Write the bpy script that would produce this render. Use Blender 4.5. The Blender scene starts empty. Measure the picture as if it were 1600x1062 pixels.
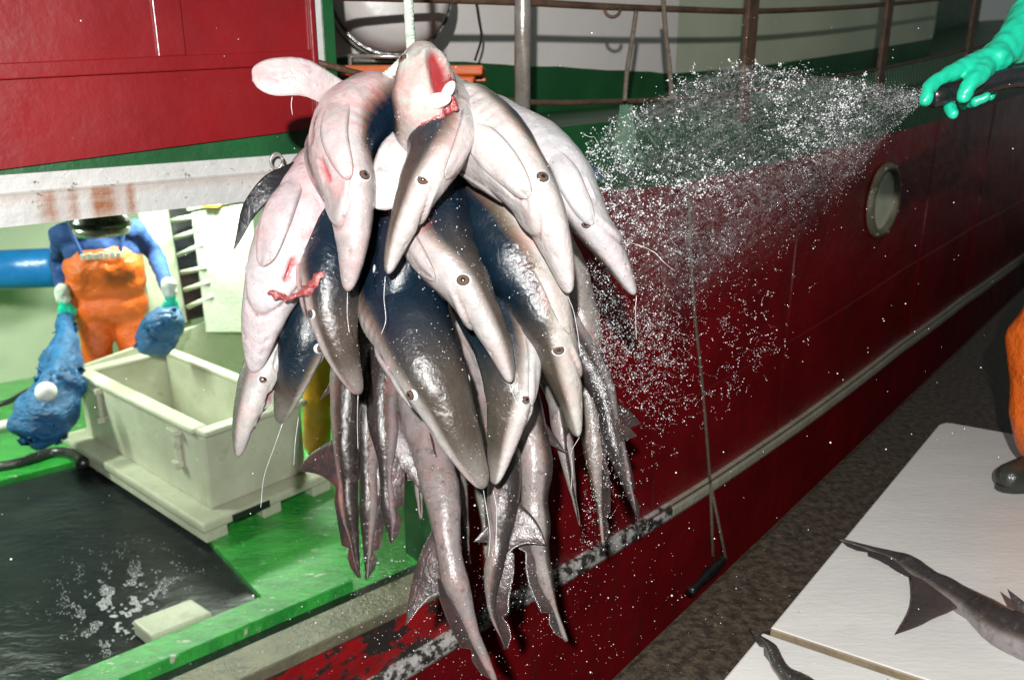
import bpy, bmesh, math, random
import numpy as np
from mathutils import Vector, Matrix, noise
random.seed(7); rng = np.random.default_rng(7)
R = math.radians
SC = bpy.context.scene
COL = SC.collection
# ------------------------------------------------------------------ camera
FPX, CX, CY, PITCH, EYE = 1244.0, 800.0, 531.0, R(16.6), 1.4
cd = bpy.data.cameras.new('camera'); cam = bpy.data.objects.new('camera', cd); COL.objects.link(cam)
cam.location = (0, 0, EYE); cam.rotation_euler = (R(90) - PITCH, 0, 0)
cd.sensor_width = 36; cd.lens = 36 * FPX / 1600; cd.clip_start = 0.02; cd.clip_end = 500
cd.dof.use_dof = True; cd.dof.focus_distance = 2.0; cd.dof.aperture_fstop = 3.2
SC.camera = cam
# ------------------------------------------------------------------ night sky, flash, exposure
w = bpy.data.worlds.new('World'); SC.world = w; w.use_nodes = True
bg = w.node_tree.nodes['Background']; bg.inputs[0].default_value = (0.55, 0.62, 0.6, 1); bg.inputs[1].default_value = 0.15
SC.view_settings.view_transform = 'Standard'; SC.view_settings.look = 'None'
SC.view_settings.exposure = 0.32; SC.view_settings.gamma = 1
def lamp(name, kind, loc, energy, color, **kw):
    l = bpy.data.lights.new(name, kind); l.energy = energy; l.color = color
    for k, v in kw.items(): setattr(l, k, v)
    o = bpy.data.objects.new(name, l); o.location = loc; COL.objects.link(o); return o
# the photographer's flash gun, set back behind and above the camera to even its falloff
fl = lamp('camera_flash', 'SPOT', (-0.12, -0.60, EYE + 0.52), 580, (1.0, 0.98, 0.95),
          spot_size=R(150), spot_blend=0.25, shadow_soft_size=0.028)
fl.rotation_euler = (R(90) - PITCH - R(0), 0, R(-3))

# ------------------------------------------------------------------ calibration helpers (metres)
def ray(x, y):
    a = (x - CX) / FPX; b = -(y - CY) / FPX
    return Vector((a, math.cos(PITCH) + b * math.sin(PITCH), b * math.cos(PITCH) - math.sin(PITCH)))
def PD(x, y, d): return ray(x, y) * d + Vector((0, 0, EYE))
def PZ(x, y, z):
    r = ray(x, y); return r * ((z - EYE) / r.z) + Vector((0, 0, EYE))
CR = Vector((1, 0, 0)); CU = Vector((0, math.sin(PITCH), math.cos(PITCH))); CT = Vector((0, -math.cos(PITCH), math.sin(PITCH)))
def CV(a, b, c): return (CR * a + CU * b + CT * c)
def head(s):
    h = 49.5 if s < 1.2 else 49.5 - (min(s, 8.5) - 1.2) * 1.15
    return R(h)
DS = 0.05
SS = [0.0]; XY = [Vector((-.8, 2.84))]
while SS[-1] < 16: XY.append(XY[-1] + DS * Vector((math.sin(head(SS[-1])), math.cos(head(SS[-1]))))); SS.append(SS[-1] + DS)
S0 = -6.0; u0 = Vector((math.sin(head(0)), math.cos(head(0))))
def H2(s, n=0.0):
    if s <= 0: p = XY[0] + u0 * s
    else:
        i = min(int(s / DS), len(XY) - 2); p = XY[i].lerp(XY[i + 1], s / DS - i)
    h = head(s); return p + Vector((-math.cos(h), math.sin(h))) * n
def H(s, z, n=0.0):
    p = H2(s, n); return Vector((p.x, p.y, z))
def HP(x, y, n=0.0):
    r = ray(x, y); prev = None
    s = S0
    while s < 15.8:
        q = H2(s, n); k = q.x * r.y - q.y * r.x
        if prev is not None and prev[1] * k <= 0:
            f = prev[1] / (prev[1] - k); ss = prev[0] + f * DS; q = H2(ss, n)
            return ss, EYE + q.y / r.y * r.z
        prev = (s, k); s += DS
    return None
def interp(pts):
    xs = [p[0] for p in pts]; ys = [p[1] for p in pts]
    def f(s):
        if s <= xs[0]: return ys[0] + (s - xs[0]) * (ys[1] - ys[0]) / (xs[1] - xs[0])
        if s >= xs[-1]: return ys[-1] + (s - xs[-1]) * (ys[-1] - ys[-2]) / (xs[-1] - xs[-2])
        return float(np.interp(s, xs, ys))
    return f
# ------------------------------------------------------------------ material helpers
def mat(name, c1, c2=None, rough=0.5, nscale=4, metal=0, coat=0, bump=0.0, bscale=30, chips=None, streak=None, spec=0.5, contrast=(0.35, 0.65), attr=None, stretch=None, bdist=0.02):
    m = bpy.data.materials.new(name); m.use_nodes = True; nt = m.node_tree; N = nt.nodes; L = nt.links
    b = N['Principled BSDF']; tc = N.new('ShaderNodeTexCoord'); mp = N.new('ShaderNodeMapping')
    L.new(tc.outputs['Object'], mp.inputs[0])
    if stretch: mp.inputs['Scale'].default_value = stretch
    def noi(scale, det=6, rg=0.6):
        n = N.new('ShaderNodeTexNoise'); n.inputs['Scale'].default_value = scale; n.inputs['Detail'].default_value = det
        n.inputs['Roughness'].default_value = rg; L.new(mp.outputs[0], n.inputs['Vector']); return n
    def ramp(src, a, bb):
        r = N.new('ShaderNodeMapRange'); r.inputs[1].default_value = a; r.inputs[2].default_value = bb; L.new(src, r.inputs[0]); return r.outputs[0]
    def mix(f, A, B):
        x = N.new('ShaderNodeMix'); x.data_type = 'RGBA'; L.new(f, x.inputs[0])
        for v, i in ((A, 6), (B, 7)):
            if isinstance(v, tuple): x.inputs[i].default_value = (*v, 1)
            else: L.new(v, x.inputs[i])
        return x.outputs[2]
    n1 = noi(nscale)
    col = mix(ramp(n1.outputs[0], *contrast), c1, c2 or tuple(v * 0.75 for v in c1))
    if attr:
        a = N.new('ShaderNodeVertexColor'); a.layer_name = attr
        mm = N.new('ShaderNodeMix'); mm.data_type = 'RGBA'; mm.blend_type = 'MULTIPLY'; mm.inputs[0].default_value = 1
        L.new(a.outputs[0], mm.inputs[6]); L.new(col, mm.inputs[7]); col = mm.outputs[2]
    for ch in (chips or []):   # (colour, scale, lo, hi)
        n2 = noi(ch[1], 8, 0.68); col = mix(ramp(n2.outputs[0], ch[2], ch[3]), col, ch[0])
    if streak:                 # (colour, scale xy, lo, hi) vertical runs
        mp2 = N.new('ShaderNodeMapping'); L.new(tc.outputs['Object'], mp2.inputs[0]); mp2.inputs['Scale'].default_value = (streak[1], streak[1], streak[1] * 0.08)
        n3 = N.new('ShaderNodeTexNoise'); n3.inputs['Scale'].default_value = 1; n3.inputs['Detail'].default_value = 5; L.new(mp2.outputs[0], n3.inputs['Vector'])
        col = mix(ramp(n3.outputs[0], streak[2], streak[3]), col, streak[0])
    L.new(col, b.inputs['Base Color'])
    r = N.new('ShaderNodeMapRange'); r.inputs[3].default_value = max(rough - .12, .03); r.inputs[4].default_value = min(rough + .15, 1); L.new(noi(nscale * 2.3).outputs[0], r.inputs[0]); L.new(r.outputs[0], b.inputs['Roughness'])
    b.inputs['Metallic'].default_value = metal; b.inputs['Coat Weight'].default_value = coat; b.inputs['Coat Roughness'].default_value = 0.08
    b.inputs['Specular IOR Level'].default_value = spec
    if bump:
        bp = N.new('ShaderNodeBump'); bp.inputs['Strength'].default_value = bump; bp.inputs['Distance'].default_value = bdist
        L.new(noi(bscale, 8).outputs[0], bp.inputs['Height']); L.new(bp.outputs[0], b.inputs['Normal'])
        if coat: L.new(bp.outputs[0], b.inputs['Coat Normal'])
    return m
M = {}
M['red'] = mat('red_paint', (.24, .008, .011), (.18, .006, .009), .32, 2.5, bump=.12, bscale=18, chips=[((.45, .35, .33), 26, .70, .73), ((.10, .02, .015), 9, .70, .80)], coat=.15)
M['redhull'] = mat('red_hull_paint', (.25, .007, .011), (.16, .005, .008), .34, 1.6, bump=.5, bscale=3.5, bdist=.04, chips=[((.045, .03, .028), 7, .66, .72), ((.40, .30, .28), 40, .75, .77)], streak=((.12, .012, .012), 9, .55, .8), coat=.12)
M['redchip'] = mat('chipped_red_paint', (.42, .010, .014), (.30, .008, .012), .4, 3, bump=.6, bscale=14, chips=[((.035, .028, .026), 6.5, .50, .54), ((.06, .045, .04), 22, .60, .64)], stretch=(1, 1, 1.8))
M['green'] = mat('dark_green_paint', (.012, .10, .028), (.008, .06, .02), .38, 3, bump=.25, bscale=16, chips=[((.03, .03, .025), 14, .66, .72), ((.35, .38, .33), 55, .76, .78)])
M['deckgreen'] = mat('wet_green_deck', (.045, .44, .06), (.02, .27, .04), .22, 5, bump=.55, bscale=22, chips=[((.50, .56, .42), 9, .62, .66), ((.40, .50, .34), 40, .63, .66), ((.03, .035, .02), 6, .66, .78)], coat=.8, stretch=(1, 2.2, 1))  # larger pale flecks paint in the broken highlights of the wet deck
M['white'] = mat('grey_white_paint', (.58, .58, .56), (.47, .47, .46), .42, 3, bump=.3, bscale=22, chips=[((.12, .13, .08), 20, .68, .71), ((.30, .10, .03), 2.6, .72, .84)])
M['cream'] = mat('cream_wall_paint', (.84, .79, .76), (.76, .71, .68), .5, 1.2, bump=.12, bscale=9, chips=[((.25, .18, .14), 40, .74, .78)])
M['creamgreen'] = mat('pale_green_wall', (.54, .58, .44), (.46, .50, .37), .5, 1.5, bump=.15, bscale=8, chips=[((.22, .22, .14), 18, .70, .78)])
M['crate'] = mat('pale_crate_plastic', (.56, .57, .45), (.44, .45, .34), .4, 3, bump=.3, bscale=14, chips=[((.26, .23, .15), 8, .60, .76), ((.28, .20, .13), 30, .66, .72)])
M['sill'] = mat('worn_khaki_steel', (.22, .20, .13), (.14, .13, .09), .35, 8, bump=.4, bscale=40, chips=[((.45, .43, .35), 34, .64, .70)], coat=.3)
M['strake'] = mat('worn_strake_paint', (.50, .48, .38), (.40, .38, .30), .5, 8, bump=.5, bscale=40, chips=[((.08, .07, .05), 22, .64, .70)])
M['strakerough'] = mat('scraped_strake_steel', (.05, .045, .04), (.03, .028, .025), .5, 8, bump=.8, bscale=40, chips=[((.60, .58, .55), 16, .47, .52)])
M['steel'] = mat('steel_tube', (.56, .52, .48), (.42, .38, .34), .25, 14, metal=.6, bump=.1, bscale=60, chips=[((.16, .08, .04), 20, .66, .74)])
M['rust'] = mat('brown_rusty_steel', (.17, .10, .065), (.09, .05, .035), .5, 12, metal=.3, bump=.4, bscale=60)
M['black'] = mat('black_rubber', (.010, .010, .012), (.018, .018, .02), .28, 8, bump=.15, bscale=40, coat=.5)
M['dark'] = mat('dark_wet_hatch', (.017, .02, .02), (.009, .012, .015), .10, 2.2, bump=.6, bscale=6, coat=.0, spec=.25, chips=[((.05, .012, .012), 1.7, .60, .68), ((.008, .03, .06), 1.9, .64, .72), ((.06, .07, .065), 9, .66, .80)], stretch=(1, 1.8, 1))
M['floor_grey'] = mat('grey_inner_floor', (.16, .17, .15), (.08, .09, .08), .3, 4, bump=.4, bscale=20)
M['quay'] = mat('wet_brown_concrete', (.065, .048, .033), (.020, .015, .011), .45, 34, bump=.7, bscale=55, chips=[((.13, .10, .075), 48, .60, .68), ((.006, .005, .004), 21, .60, .68)], contrast=(.38, .6), bdist=.01)
M['board'] = mat('white_plastic_board', (.62, .61, .59), (.56, .545, .53), .32, 1.6, bump=.12, bscale=22, stretch=(1, 3.5, 1), chips=[((.56, .53, .50), 7, .56, .72), ((.42, .36, .32), 13, .67, .72), ((.30, .10, .08), 22, .72, .75)])
M['boardedge'] = mat('stained_board_edge', (.24, .19, .12), (.15, .12, .08), .5, 12, bump=.3)
M['rope'] = mat('white_green_rope', (.62, .66, .58), (.36, .45, .38), .6, 40, bump=.7, bscale=130, bdist=.003)
M['oldrope'] = mat('dirty_old_rope', (.20, .16, .12), (.12, .095, .07), .8, 50, bump=.7, bscale=160, bdist=.003)
M['orange'] = mat('orange_oilskin', (.78, .145, .014), (.62, .10, .010), .36, 3, bump=.9, bscale=11, coat=.2, bdist=.03)
M['yellow'] = mat('yellow_oilskin', (.80, .42, .015), (.62, .30, .01), .35, 4, bump=.7, bscale=9, coat=.2, bdist=.03)
M['bluecloth'] = mat('blue_jersey', (.022, .075, .26), (.015, .05, .19), .8, 8, bump=.5, bscale=30)
M['glove'] = mat('teal_rubber_glove', (.012, .56, .35), (.010, .48, .29), .28, 9, bump=.35, bscale=34, coat=.5, bdist=.008)
M['cuff'] = mat('white_knit_cuff', (.62, .66, .60), None, .8, 20, bump=.4)
M['skin'] = mat('skin', (.50, .24, .16), (.42, .18, .12), .5, 12, bump=.1, bscale=60)
M['hair'] = mat('dark_hair', (.03, .02, .012), None, .7, 60, bump=.6, bscale=90)
M['netbag'] = mat('blue_mesh_sack', (.004, .13, .34), (.002, .06, .18), .35, 16, bump=1, bscale=30, chips=[((.20, .42, .55), 30, .68, .72)], coat=.3, stretch=(1, 1, 2))
M['pipe'] = mat('blue_painted_pipe', (.010, .17, .50), (.008, .12, .38), .3, 4, bump=.3, bscale=12, coat=.4)
M['tub'] = mat('orange_plastic_tub', (.62, .12, .02), (.52, .09, .015), .4, 6, bump=.1)
M['net'] = mat('green_netting', (.16, .30, .20), (.09, .20, .12), .7, 40, bump=.6, bscale=120)
M['boot'] = mat('black_green_rubber_boot', (.02, .022, .017), (.03, .032, .026), .3, 10, bump=.3, bscale=30, coat=.3)
M['raft'] = mat('white_canister_plastic', (.60, .57, .55), (.50, .47, .45), .35, 3, bump=.1, bscale=20)
M['water'] = mat('black_harbour_water', (.004, .006, .007), None, .06, 3, bump=.5, bscale=6, coat=1)
def rgb(name, c, rough=.4, **k): return mat(name, c, c, rough, **k)
M['portglass'] = mat('pale_port_cover', (.78, .82, .64), (.66, .70, .52), .25, 6, coat=.4); M['locker'] = mat('locker_paint', (.38, .41, .33), (.30, .33, .26), .5, 3, bump=.3)
M['whiteblob'] = rgb('white_float', (.7, .72, .7)); M['yellowpaint'] = rgb('yellow_rubber', (.75, .42, .02), .35)
M['gore'] = mat('raw_red_flesh', (.20, .014, .018), (.32, .085, .08), .22, 45, bump=.8, bscale=90, coat=.7, bdist=.006)
M['cart'] = mat('white_cartilage', (.78, .72, .69), (.66, .55, .52), .25, 40, bump=.3, bscale=60, coat=.6, bdist=.004)
M['eye_white'] = rgb('eye_rim', (.52, .60, .66), .12, coat=1, bump=.02); M['iris'] = rgb('brown_iris', (.11, .065, .045), .1, coat=1, bump=.02)
M['pupil'] = rgb('eye_pupil', (.012, .010, .012), .06, coat=1, bump=.02)
M['drop'] = rgb('water_drops', (.74, .76, .78), .05);  # near-white base stands in for the flash glint of clear drops
b = M['drop'].node_tree.nodes['Principled BSDF']; b.inputs['Transmission Weight'].default_value = .12; b.inputs['IOR'].default_value = 1.33; b.inputs['Coat Weight'].default_value = 1
# rust marked beam
def rust_beam():
    m = mat('white_beam_with_rust', (.56, .56, .54), (.46, .46, .45), .42, 3, bump=.35, bscale=24, chips=[((.10, .11, .07), 17, .61, .66), ((.3, .3, .26), 60, .62, .68)])
    nt = m.node_tree; N = nt.nodes; L = nt.links; b = N['Principled BSDF']; src = b.inputs['Base Color'].links[0].from_socket
    at = N.new('ShaderNodeVertexColor'); at.layer_name = 'rust'
    n = N.new('ShaderNodeTexNoise'); n.inputs['Scale'].default_value = 30; n.inputs['Detail'].default_value = 8
    mu = N.new('ShaderNodeMath'); mu.operation = 'MULTIPLY'; L.new(at.outputs[0], mu.inputs[0]); 
    ad = N.new('ShaderNodeMath'); ad.operation = 'ADD'; L.new(n.outputs[0], ad.inputs[0]); ad.inputs[1].default_value = .35; L.new(ad.outputs[0], mu.inputs[1])
    x = N.new('ShaderNodeMix'); x.data_type = 'RGBA'; L.new(mu.outputs[0], x.inputs[0]); L.new(src, x.inputs[6]); x.inputs[7].default_value = (.26, .085, .02, 1)
    L.new(x.outputs[2], b.inputs['Base Color']); return m
M['beam'] = rust_beam()
# wet shark skin: colour from the animal's own countershading
def shark_skin():
    m = mat('wet_shark_skin', (1, 1, 1), (.92, .88, .88), .27, 9, bump=.34, bscale=20, coat=.35, attr='skin', spec=.5, bdist=.012)
    nt = m.node_tree; N = nt.nodes; L = nt.links; b = N['Principled BSDF']; src = b.inputs['Base Color'].links[0].from_socket
    at = N.new('ShaderNodeVertexColor'); at.layer_name = 'marks'; sp = N.new('ShaderNodeSeparateColor'); L.new(at.outputs[0], sp.inputs[0])
    tc = N.new('ShaderNodeTexCoord')
    def nz(s, lo, hi, d=7):
        n = N.new('ShaderNodeTexNoise'); n.inputs['Scale'].default_value = s; n.inputs['Detail'].default_value = d; n.inputs['Roughness'].default_value = .65; L.new(tc.outputs['Object'], n.inputs['Vector'])
        r = N.new('ShaderNodeMapRange'); r.inputs[1].default_value = lo; r.inputs[2].default_value = hi; L.new(n.outputs[0], r.inputs[0]); return r.outputs[0]
    def mul(a, bb):
        x = N.new('ShaderNodeMath'); x.operation = 'MULTIPLY'; L.new(a, x.inputs[0])
        if isinstance(bb, float): x.inputs[1].default_value = bb
        else: L.new(bb, x.inputs[1])
        return x.outputs[0]
    def mix(f, A, c):
        x = N.new('ShaderNodeMix'); x.data_type = 'RGBA'; L.new(f, x.inputs[0]); L.new(A, x.inputs[6]); x.inputs[7].default_value = (*c, 1); return x.outputs[2]
    col = mix(mul(sp.outputs[1], nz(13, .42, .72)), src, (.66, .20, .19))      # pink bruising
    col = mix(mul(sp.outputs[2], nz(38, .55, .68)), col, (.10, .07, .06))      # brown scuffs, tail mottling, darkened mouth, nostril and gill grooves
    col = mix(mul(nz(70, .70, .74, 4), .8), col, (.16, .09, .08))              # tiny specks
    col = mix(sp.outputs[0], col, (.38, .035, .04))                            # cuts
    L.new(col, b.inputs['Base Color'])
    b.inputs['Subsurface Weight'].default_value = 0.0
    return m
M['shark'] = shark_skin()
def skin_detail():
    nt = M['shark'].node_tree; N = nt.nodes; L = nt.links; b = N['Principled BSDF']; tc = N.new('ShaderNodeTexCoord')
    old = b.inputs['Normal'].links[0].from_node
    def nz(s, d, rg, dist=0, st=None):
        n = N.new('ShaderNodeTexNoise'); n.inputs['Scale'].default_value = s; n.inputs['Detail'].default_value = d; n.inputs['Roughness'].default_value = rg; n.inputs['Distortion'].default_value = dist
        L.new(tc.outputs['Object'], n.inputs['Vector']); return n.outputs[0]
    bp = N.new('ShaderNodeBump'); bp.inputs['Strength'].default_value = .45; bp.inputs['Distance'].default_value = .003; L.new(nz(85, 6, .7), bp.inputs['Height']); L.new(old.outputs[0], bp.inputs['Normal'])
    b2 = N.new('ShaderNodeBump'); b2.inputs['Strength'].default_value = .3; b2.inputs['Distance'].default_value = .005; L.new(nz(34, 4, .55, 1.2), b2.inputs['Height']); L.new(bp.outputs[0], b2.inputs['Normal'])
    cz = N.new('ShaderNodeTexVoronoi'); cz.feature = 'DISTANCE_TO_EDGE'; cz.inputs['Scale'].default_value = 11
    dm = N.new('ShaderNodeVectorMath'); dm.operation = 'MULTIPLY_ADD'; nn = N.new('ShaderNodeTexNoise'); nn.inputs['Scale'].default_value = 7; nn.inputs['Detail'].default_value = 4; L.new(tc.outputs['Object'], nn.inputs['Vector'])
    L.new(nn.outputs['Color'], dm.inputs[0]); dm.inputs[1].default_value = (.35, .35, .35); mp = N.new('ShaderNodeMapping'); mp.inputs['Scale'].default_value = (1.6, 1.6, .45); L.new(tc.outputs['Object'], mp.inputs[0]); L.new(mp.outputs[0], dm.inputs[2]); L.new(dm.outputs[0], cz.inputs['Vector'])
    cr = N.new('ShaderNodeMapRange'); cr.inputs[1].default_value = 0; cr.inputs[2].default_value = .12; L.new(cz.outputs['Distance'], cr.inputs[0])
    b3 = N.new('ShaderNodeBump'); b3.inputs['Strength'].default_value = .14; b3.inputs['Distance'].default_value = .003; L.new(cr.outputs[0], b3.inputs['Height']); L.new(b2.outputs[0], b3.inputs['Normal']); b2 = b3
    L.new(b2.outputs[0], b.inputs['Normal']); L.new(b2.outputs[0], b.inputs['Coat Normal'])
    src = b.inputs['Base Color'].links[0].from_socket; mr = N.new('ShaderNodeMapRange'); mr.inputs[1].default_value = .3; mr.inputs[2].default_value = .7; mr.inputs[3].default_value = .74; mr.inputs[4].default_value = 1.10
    L.new(nz(16, 9, .72, 1.5), mr.inputs[0]); x = N.new('ShaderNodeMix'); x.data_type = 'RGBA'; x.blend_type = 'MULTIPLY'; x.inputs[0].default_value = 1; L.new(src, x.inputs[6]); L.new(mr.outputs[0], x.inputs[7]); L.new(x.outputs[2], b.inputs['Base Color'])
skin_detail()
def sheet_mat():
    m = bpy.data.materials.new('water_film'); m.use_nodes = True; nt = m.node_tree; N = nt.nodes; L = nt.links
    b = N['Principled BSDF']; b.inputs['Base Color'].default_value = (.55, .56, .55, 1); b.inputs['Roughness'].default_value = .07; b.inputs['IOR'].default_value = 1.33
    tc = N.new('ShaderNodeTexCoord'); n = N.new('ShaderNodeTexNoise'); n.inputs['Scale'].default_value = 55; n.inputs['Detail'].default_value = 10; n.inputs['Roughness'].default_value = .7; n.inputs['Distortion'].default_value = 1.6; L.new(tc.outputs['Object'], n.inputs[0])
    n2 = N.new('ShaderNodeTexNoise'); n2.inputs['Scale'].default_value = 4; n2.inputs['Detail'].default_value = 4; L.new(tc.outputs['Object'], n2.inputs[0])
    at = N.new('ShaderNodeVertexColor'); at.layer_name = 'body'
    r = N.new('ShaderNodeMapRange'); r.inputs[1].default_value = .45; r.inputs[2].default_value = .72; r.inputs[3].default_value = .03; r.inputs[4].default_value = .80; L.new(n.outputs[0], r.inputs[0])
    r2 = N.new('ShaderNodeMapRange'); r2.inputs[1].default_value = .35; r2.inputs[2].default_value = .6; r2.inputs[3].default_value = .5; r2.inputs[4].default_value = 1.1; L.new(n2.outputs[0], r2.inputs[0])
    a1 = N.new('ShaderNodeMath'); a1.operation = 'MULTIPLY'; L.new(r.outputs[0], a1.inputs[0]); L.new(r2.outputs[0], a1.inputs[1])
    a2 = N.new('ShaderNodeMath'); a2.operation = 'MULTIPLY'; L.new(a1.outputs[0], a2.inputs[0]); L.new(at.outputs[0], a2.inputs[1]); L.new(a2.outputs[0], b.inputs['Alpha'])
    bp = N.new('ShaderNodeBump'); bp.inputs['Strength'].default_value = 1; bp.inputs['Distance'].default_value = .03; L.new(n.outputs[0], bp.inputs['Height']); L.new(bp.outputs[0], b.inputs['Normal'])
    return m
M['film'] = sheet_mat()

# ------------------------------------------------------------------ object helpers
def link(name, me, parent=None, loc=None):
    o = bpy.data.objects.new(name, me); COL.objects.link(o)
    if loc is not None: o.location = loc
    if parent: o.parent = parent; o.matrix_parent_inverse = Matrix.Translation(-parent.location) if parent.type == 'EMPTY' and parent.parent is None else Matrix.Identity(4)
    return o
def tag(o, label=None, cat=None, group=None, kind=None):
    if label: o['label'] = label
    if cat: o['category'] = cat
    if group: o['group'] = group
    if kind: o['kind'] = kind
    return o
def thing(name, label, cat, loc, group=None):
    o = bpy.data.objects.new(name, None); COL.objects.link(o); o.location = loc; o.empty_display_size = .1
    return tag(o, label, cat, group)
class MB:
    def __init__(s): s.v = []; s.f = []; s.mi = []; s.cur = 0
    def add(s, vs, fs):
        k = len(s.v); s.v += [tuple(v) for v in vs]; s.f += [tuple(i + k for i in f) for f in fs]; s.mi += [s.cur] * len(fs)
    def hexa(s, p):  # 8 corners: bottom 0-3 ccw, top 4-7
        s.add(p, [(3, 2, 1, 0), (4, 5, 6, 7), (0, 1, 5, 4), (1, 2, 6, 5), (2, 3, 7, 6), (3, 0, 4, 7)])
    def box(s, x0, x1, y0, y1, z0, z1, X=None):
        p = [Vector(q) for q in ((x0, y0, z0), (x1, y0, z0), (x1, y1, z0), (x0, y1, z0), (x0, y0, z1), (x1, y0, z1), (x1, y1, z1), (x0, y1, z1))]
        s.hexa([X @ q for q in p] if X else p)
    def grid(s, rows, closed=False, cap=False):
        n = len(rows[0]); k = len(s.v); s.v += [tuple(v) for r in rows for v in r]
        m = n if closed else n - 1; c = 0
        for i in range(len(rows) - 1):
            for j in range(m):
                a = k + i * n + j; b2 = k + i * n + (j + 1) % n; s.f.append((a, b2, b2 + n, a + n)); c += 1
        if cap:
            s.f.append(tuple(k + j for j in range(n))[::-1]); s.f.append(tuple(k + (len(rows) - 1) * n + j for j in range(n))); c += 2
        s.mi += [s.cur] * c
    def tube(s, pts, r, n=12, cap=True):
        pts = [Vector(p) for p in pts]; rr = r if isinstance(r, (list, tuple)) else [r] * len(pts); rows = []
        t0 = (pts[1] - pts[0]).normalized(); N = t0.orthogonal().normalized()
        for i, p in enumerate(pts):
            t = (pts[min(i + 1, len(pts) - 1)] - pts[max(i - 1, 0)]).normalized()
            N = (N - t * N.dot(t)).normalized(); B = t.cross(N)
            rows.append([p + (N * math.cos(a) + B * math.sin(a)) * rr[i] for a in [2 * math.pi * j / n for j in range(n)]])
        s.grid(rows, True, cap)
    def sphere(s, c, r, n=14, m=8, sc=(1, 1, 1), X=None):
        rows = []
        for i in range(m + 1):
            th = math.pi * i / m; rad = max(math.sin(th), 1e-4)
            rows.append([Vector((rad * math.cos(2 * math.pi * j / n) * sc[0], rad * math.sin(2 * math.pi * j / n) * sc[1], math.cos(th) * sc[2])) * r for j in range(n)])
        rows = [[(X @ v if X else v) + Vector(c) for v in r_] for r_ in rows][::-1]
        s.grid(rows, True)
    def build(s, name, m, parent=None, smooth=False, bevel=0, sub=0, origin=None):
        me = bpy.data.meshes.new(name); org = Vector(origin) if origin is not None else Vector((0, 0, 0))
        me.from_pydata([Vector(v) - org for v in s.v], [], s.f); me.update()
        ms = m if isinstance(m, list) else [m]
        for q in ms: me.materials.append(q)
        for p, k in zip(me.polygons, s.mi): p.material_index = k
        if smooth: me.polygons.foreach_set('use_smooth', [True] * len(me.polygons))
        bm = bmesh.new(); bm.from_mesh(me); bmesh.ops.recalc_face_normals(bm, faces=bm.faces); bm.to_mesh(me); bm.free()
        o = link(name, me, parent, org if origin is not None else None)
        if bevel:
            md = o.modifiers.new('bevel', 'BEVEL'); md.width = bevel; md.segments = 2; md.limit_method = 'ANGLE'
        if sub:
            md = o.modifiers.new('sub', 'SUBSURF'); md.levels = md.render_levels = sub
        return o
def crv(pts, n=8):
    P = [Vector(p) for p in pts]; P = [P[0] * 2 - P[1]] + P + [P[-1] * 2 - P[-2]]; out = []
    for i in range(1, len(P) - 2):
        for k in range(n):
            t = k / n; a, b_, c, d = P[i - 1], P[i], P[i + 1], P[i + 2]
            out.append(.5 * ((2 * b_) + (c - a) * t + (2 * a - 5 * b_ + 4 * c - d) * t * t + (3 * b_ - a - 3 * c + d) * t ** 3))
    out.append(P[-2]); return out
def fuse(name, parts, m, parent=None, voxel=.012, smooth=6, lump=0, lscale=6, origin=None, colfn=None):
    """one continuous skin over tapered limbs: list of (points, radii, (flatten x,y) or None)"""
    q = MB()
    for part in parts:
        pts, rr = [Vector(p) for p in part[0]], part[1]
        q.tube(pts, rr, 14)
        for p, r in zip(pts, rr): q.sphere(p, r * .995, 14, 8)
    if len(parts) and False: pass
    me = bpy.data.meshes.new(name); me.from_pydata(q.v, [], q.f); me.update()
    tmp = bpy.data.objects.new('tmp', me); COL.objects.link(tmp)
    r = tmp.modifiers.new('r', 'REMESH'); r.mode = 'VOXEL'; r.voxel_size = voxel; r.use_smooth_shade = True
    sm = tmp.modifiers.new('s', 'SMOOTH'); sm.factor = .5; sm.iterations = smooth
    dg = bpy.context.evaluated_depsgraph_get(); out = bpy.data.meshes.new_from_object(tmp.evaluated_get(dg)); out.name = name
    bpy.data.objects.remove(tmp)
    for part in parts:
        pass
    if lump:
        out.calc_loop_triangles()
        for v in out.vertices:
            v.co += v.normal * lump * noise.noise(v.co * lscale)
    out.materials.clear(); out.materials.append(m)
    out.polygons.foreach_set('use_smooth', [True] * len(out.polygons))
    org = Vector(origin) if origin is not None else Vector((0, 0, 0))
    if origin is not None:
        out.transform(Matrix.Translation(-org))
    return link(name, out, parent, org if origin is not None else None)
def setcol(me, name, vals):
    ca = me.color_attributes.new(name, 'FLOAT_COLOR', 'POINT'); a = np.ones((len(me.vertices), 4), dtype=np.float32); a[:, :3] = vals; ca.data.foreach_set('color', a.ravel())

# ================================================================== SETTING
q = MB(); q.add([(-60, -60, -2.2), (80, -60, -2.2), (80, 90, -2.2), (-60, 90, -2.2)], [(0, 1, 2, 3)])
tag(q.build('water', M['water']), kind='structure')
QA = PZ(1000, 1009, 0); QB = PZ(1477, 560, 0); qd = (QB - QA).normalized(); qn = Vector((qd.y, -qd.x, 0))
def Q(a, b_, z): return QA + qd * a + qn * b_ + Vector((0, 0, z))
q = MB(); q.hexa([Q(-12, 0, -2.4), Q(-12, 14, -2.4), Q(30, 14, -2.4), Q(30, 0, -2.4), Q(-12, 0, 0), Q(-12, 14, 0), Q(30, 14, 0), Q(30, 0, 0)])
o = q.build('quay', M['quay'], bevel=.03); tag(o, kind='structure')

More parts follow.
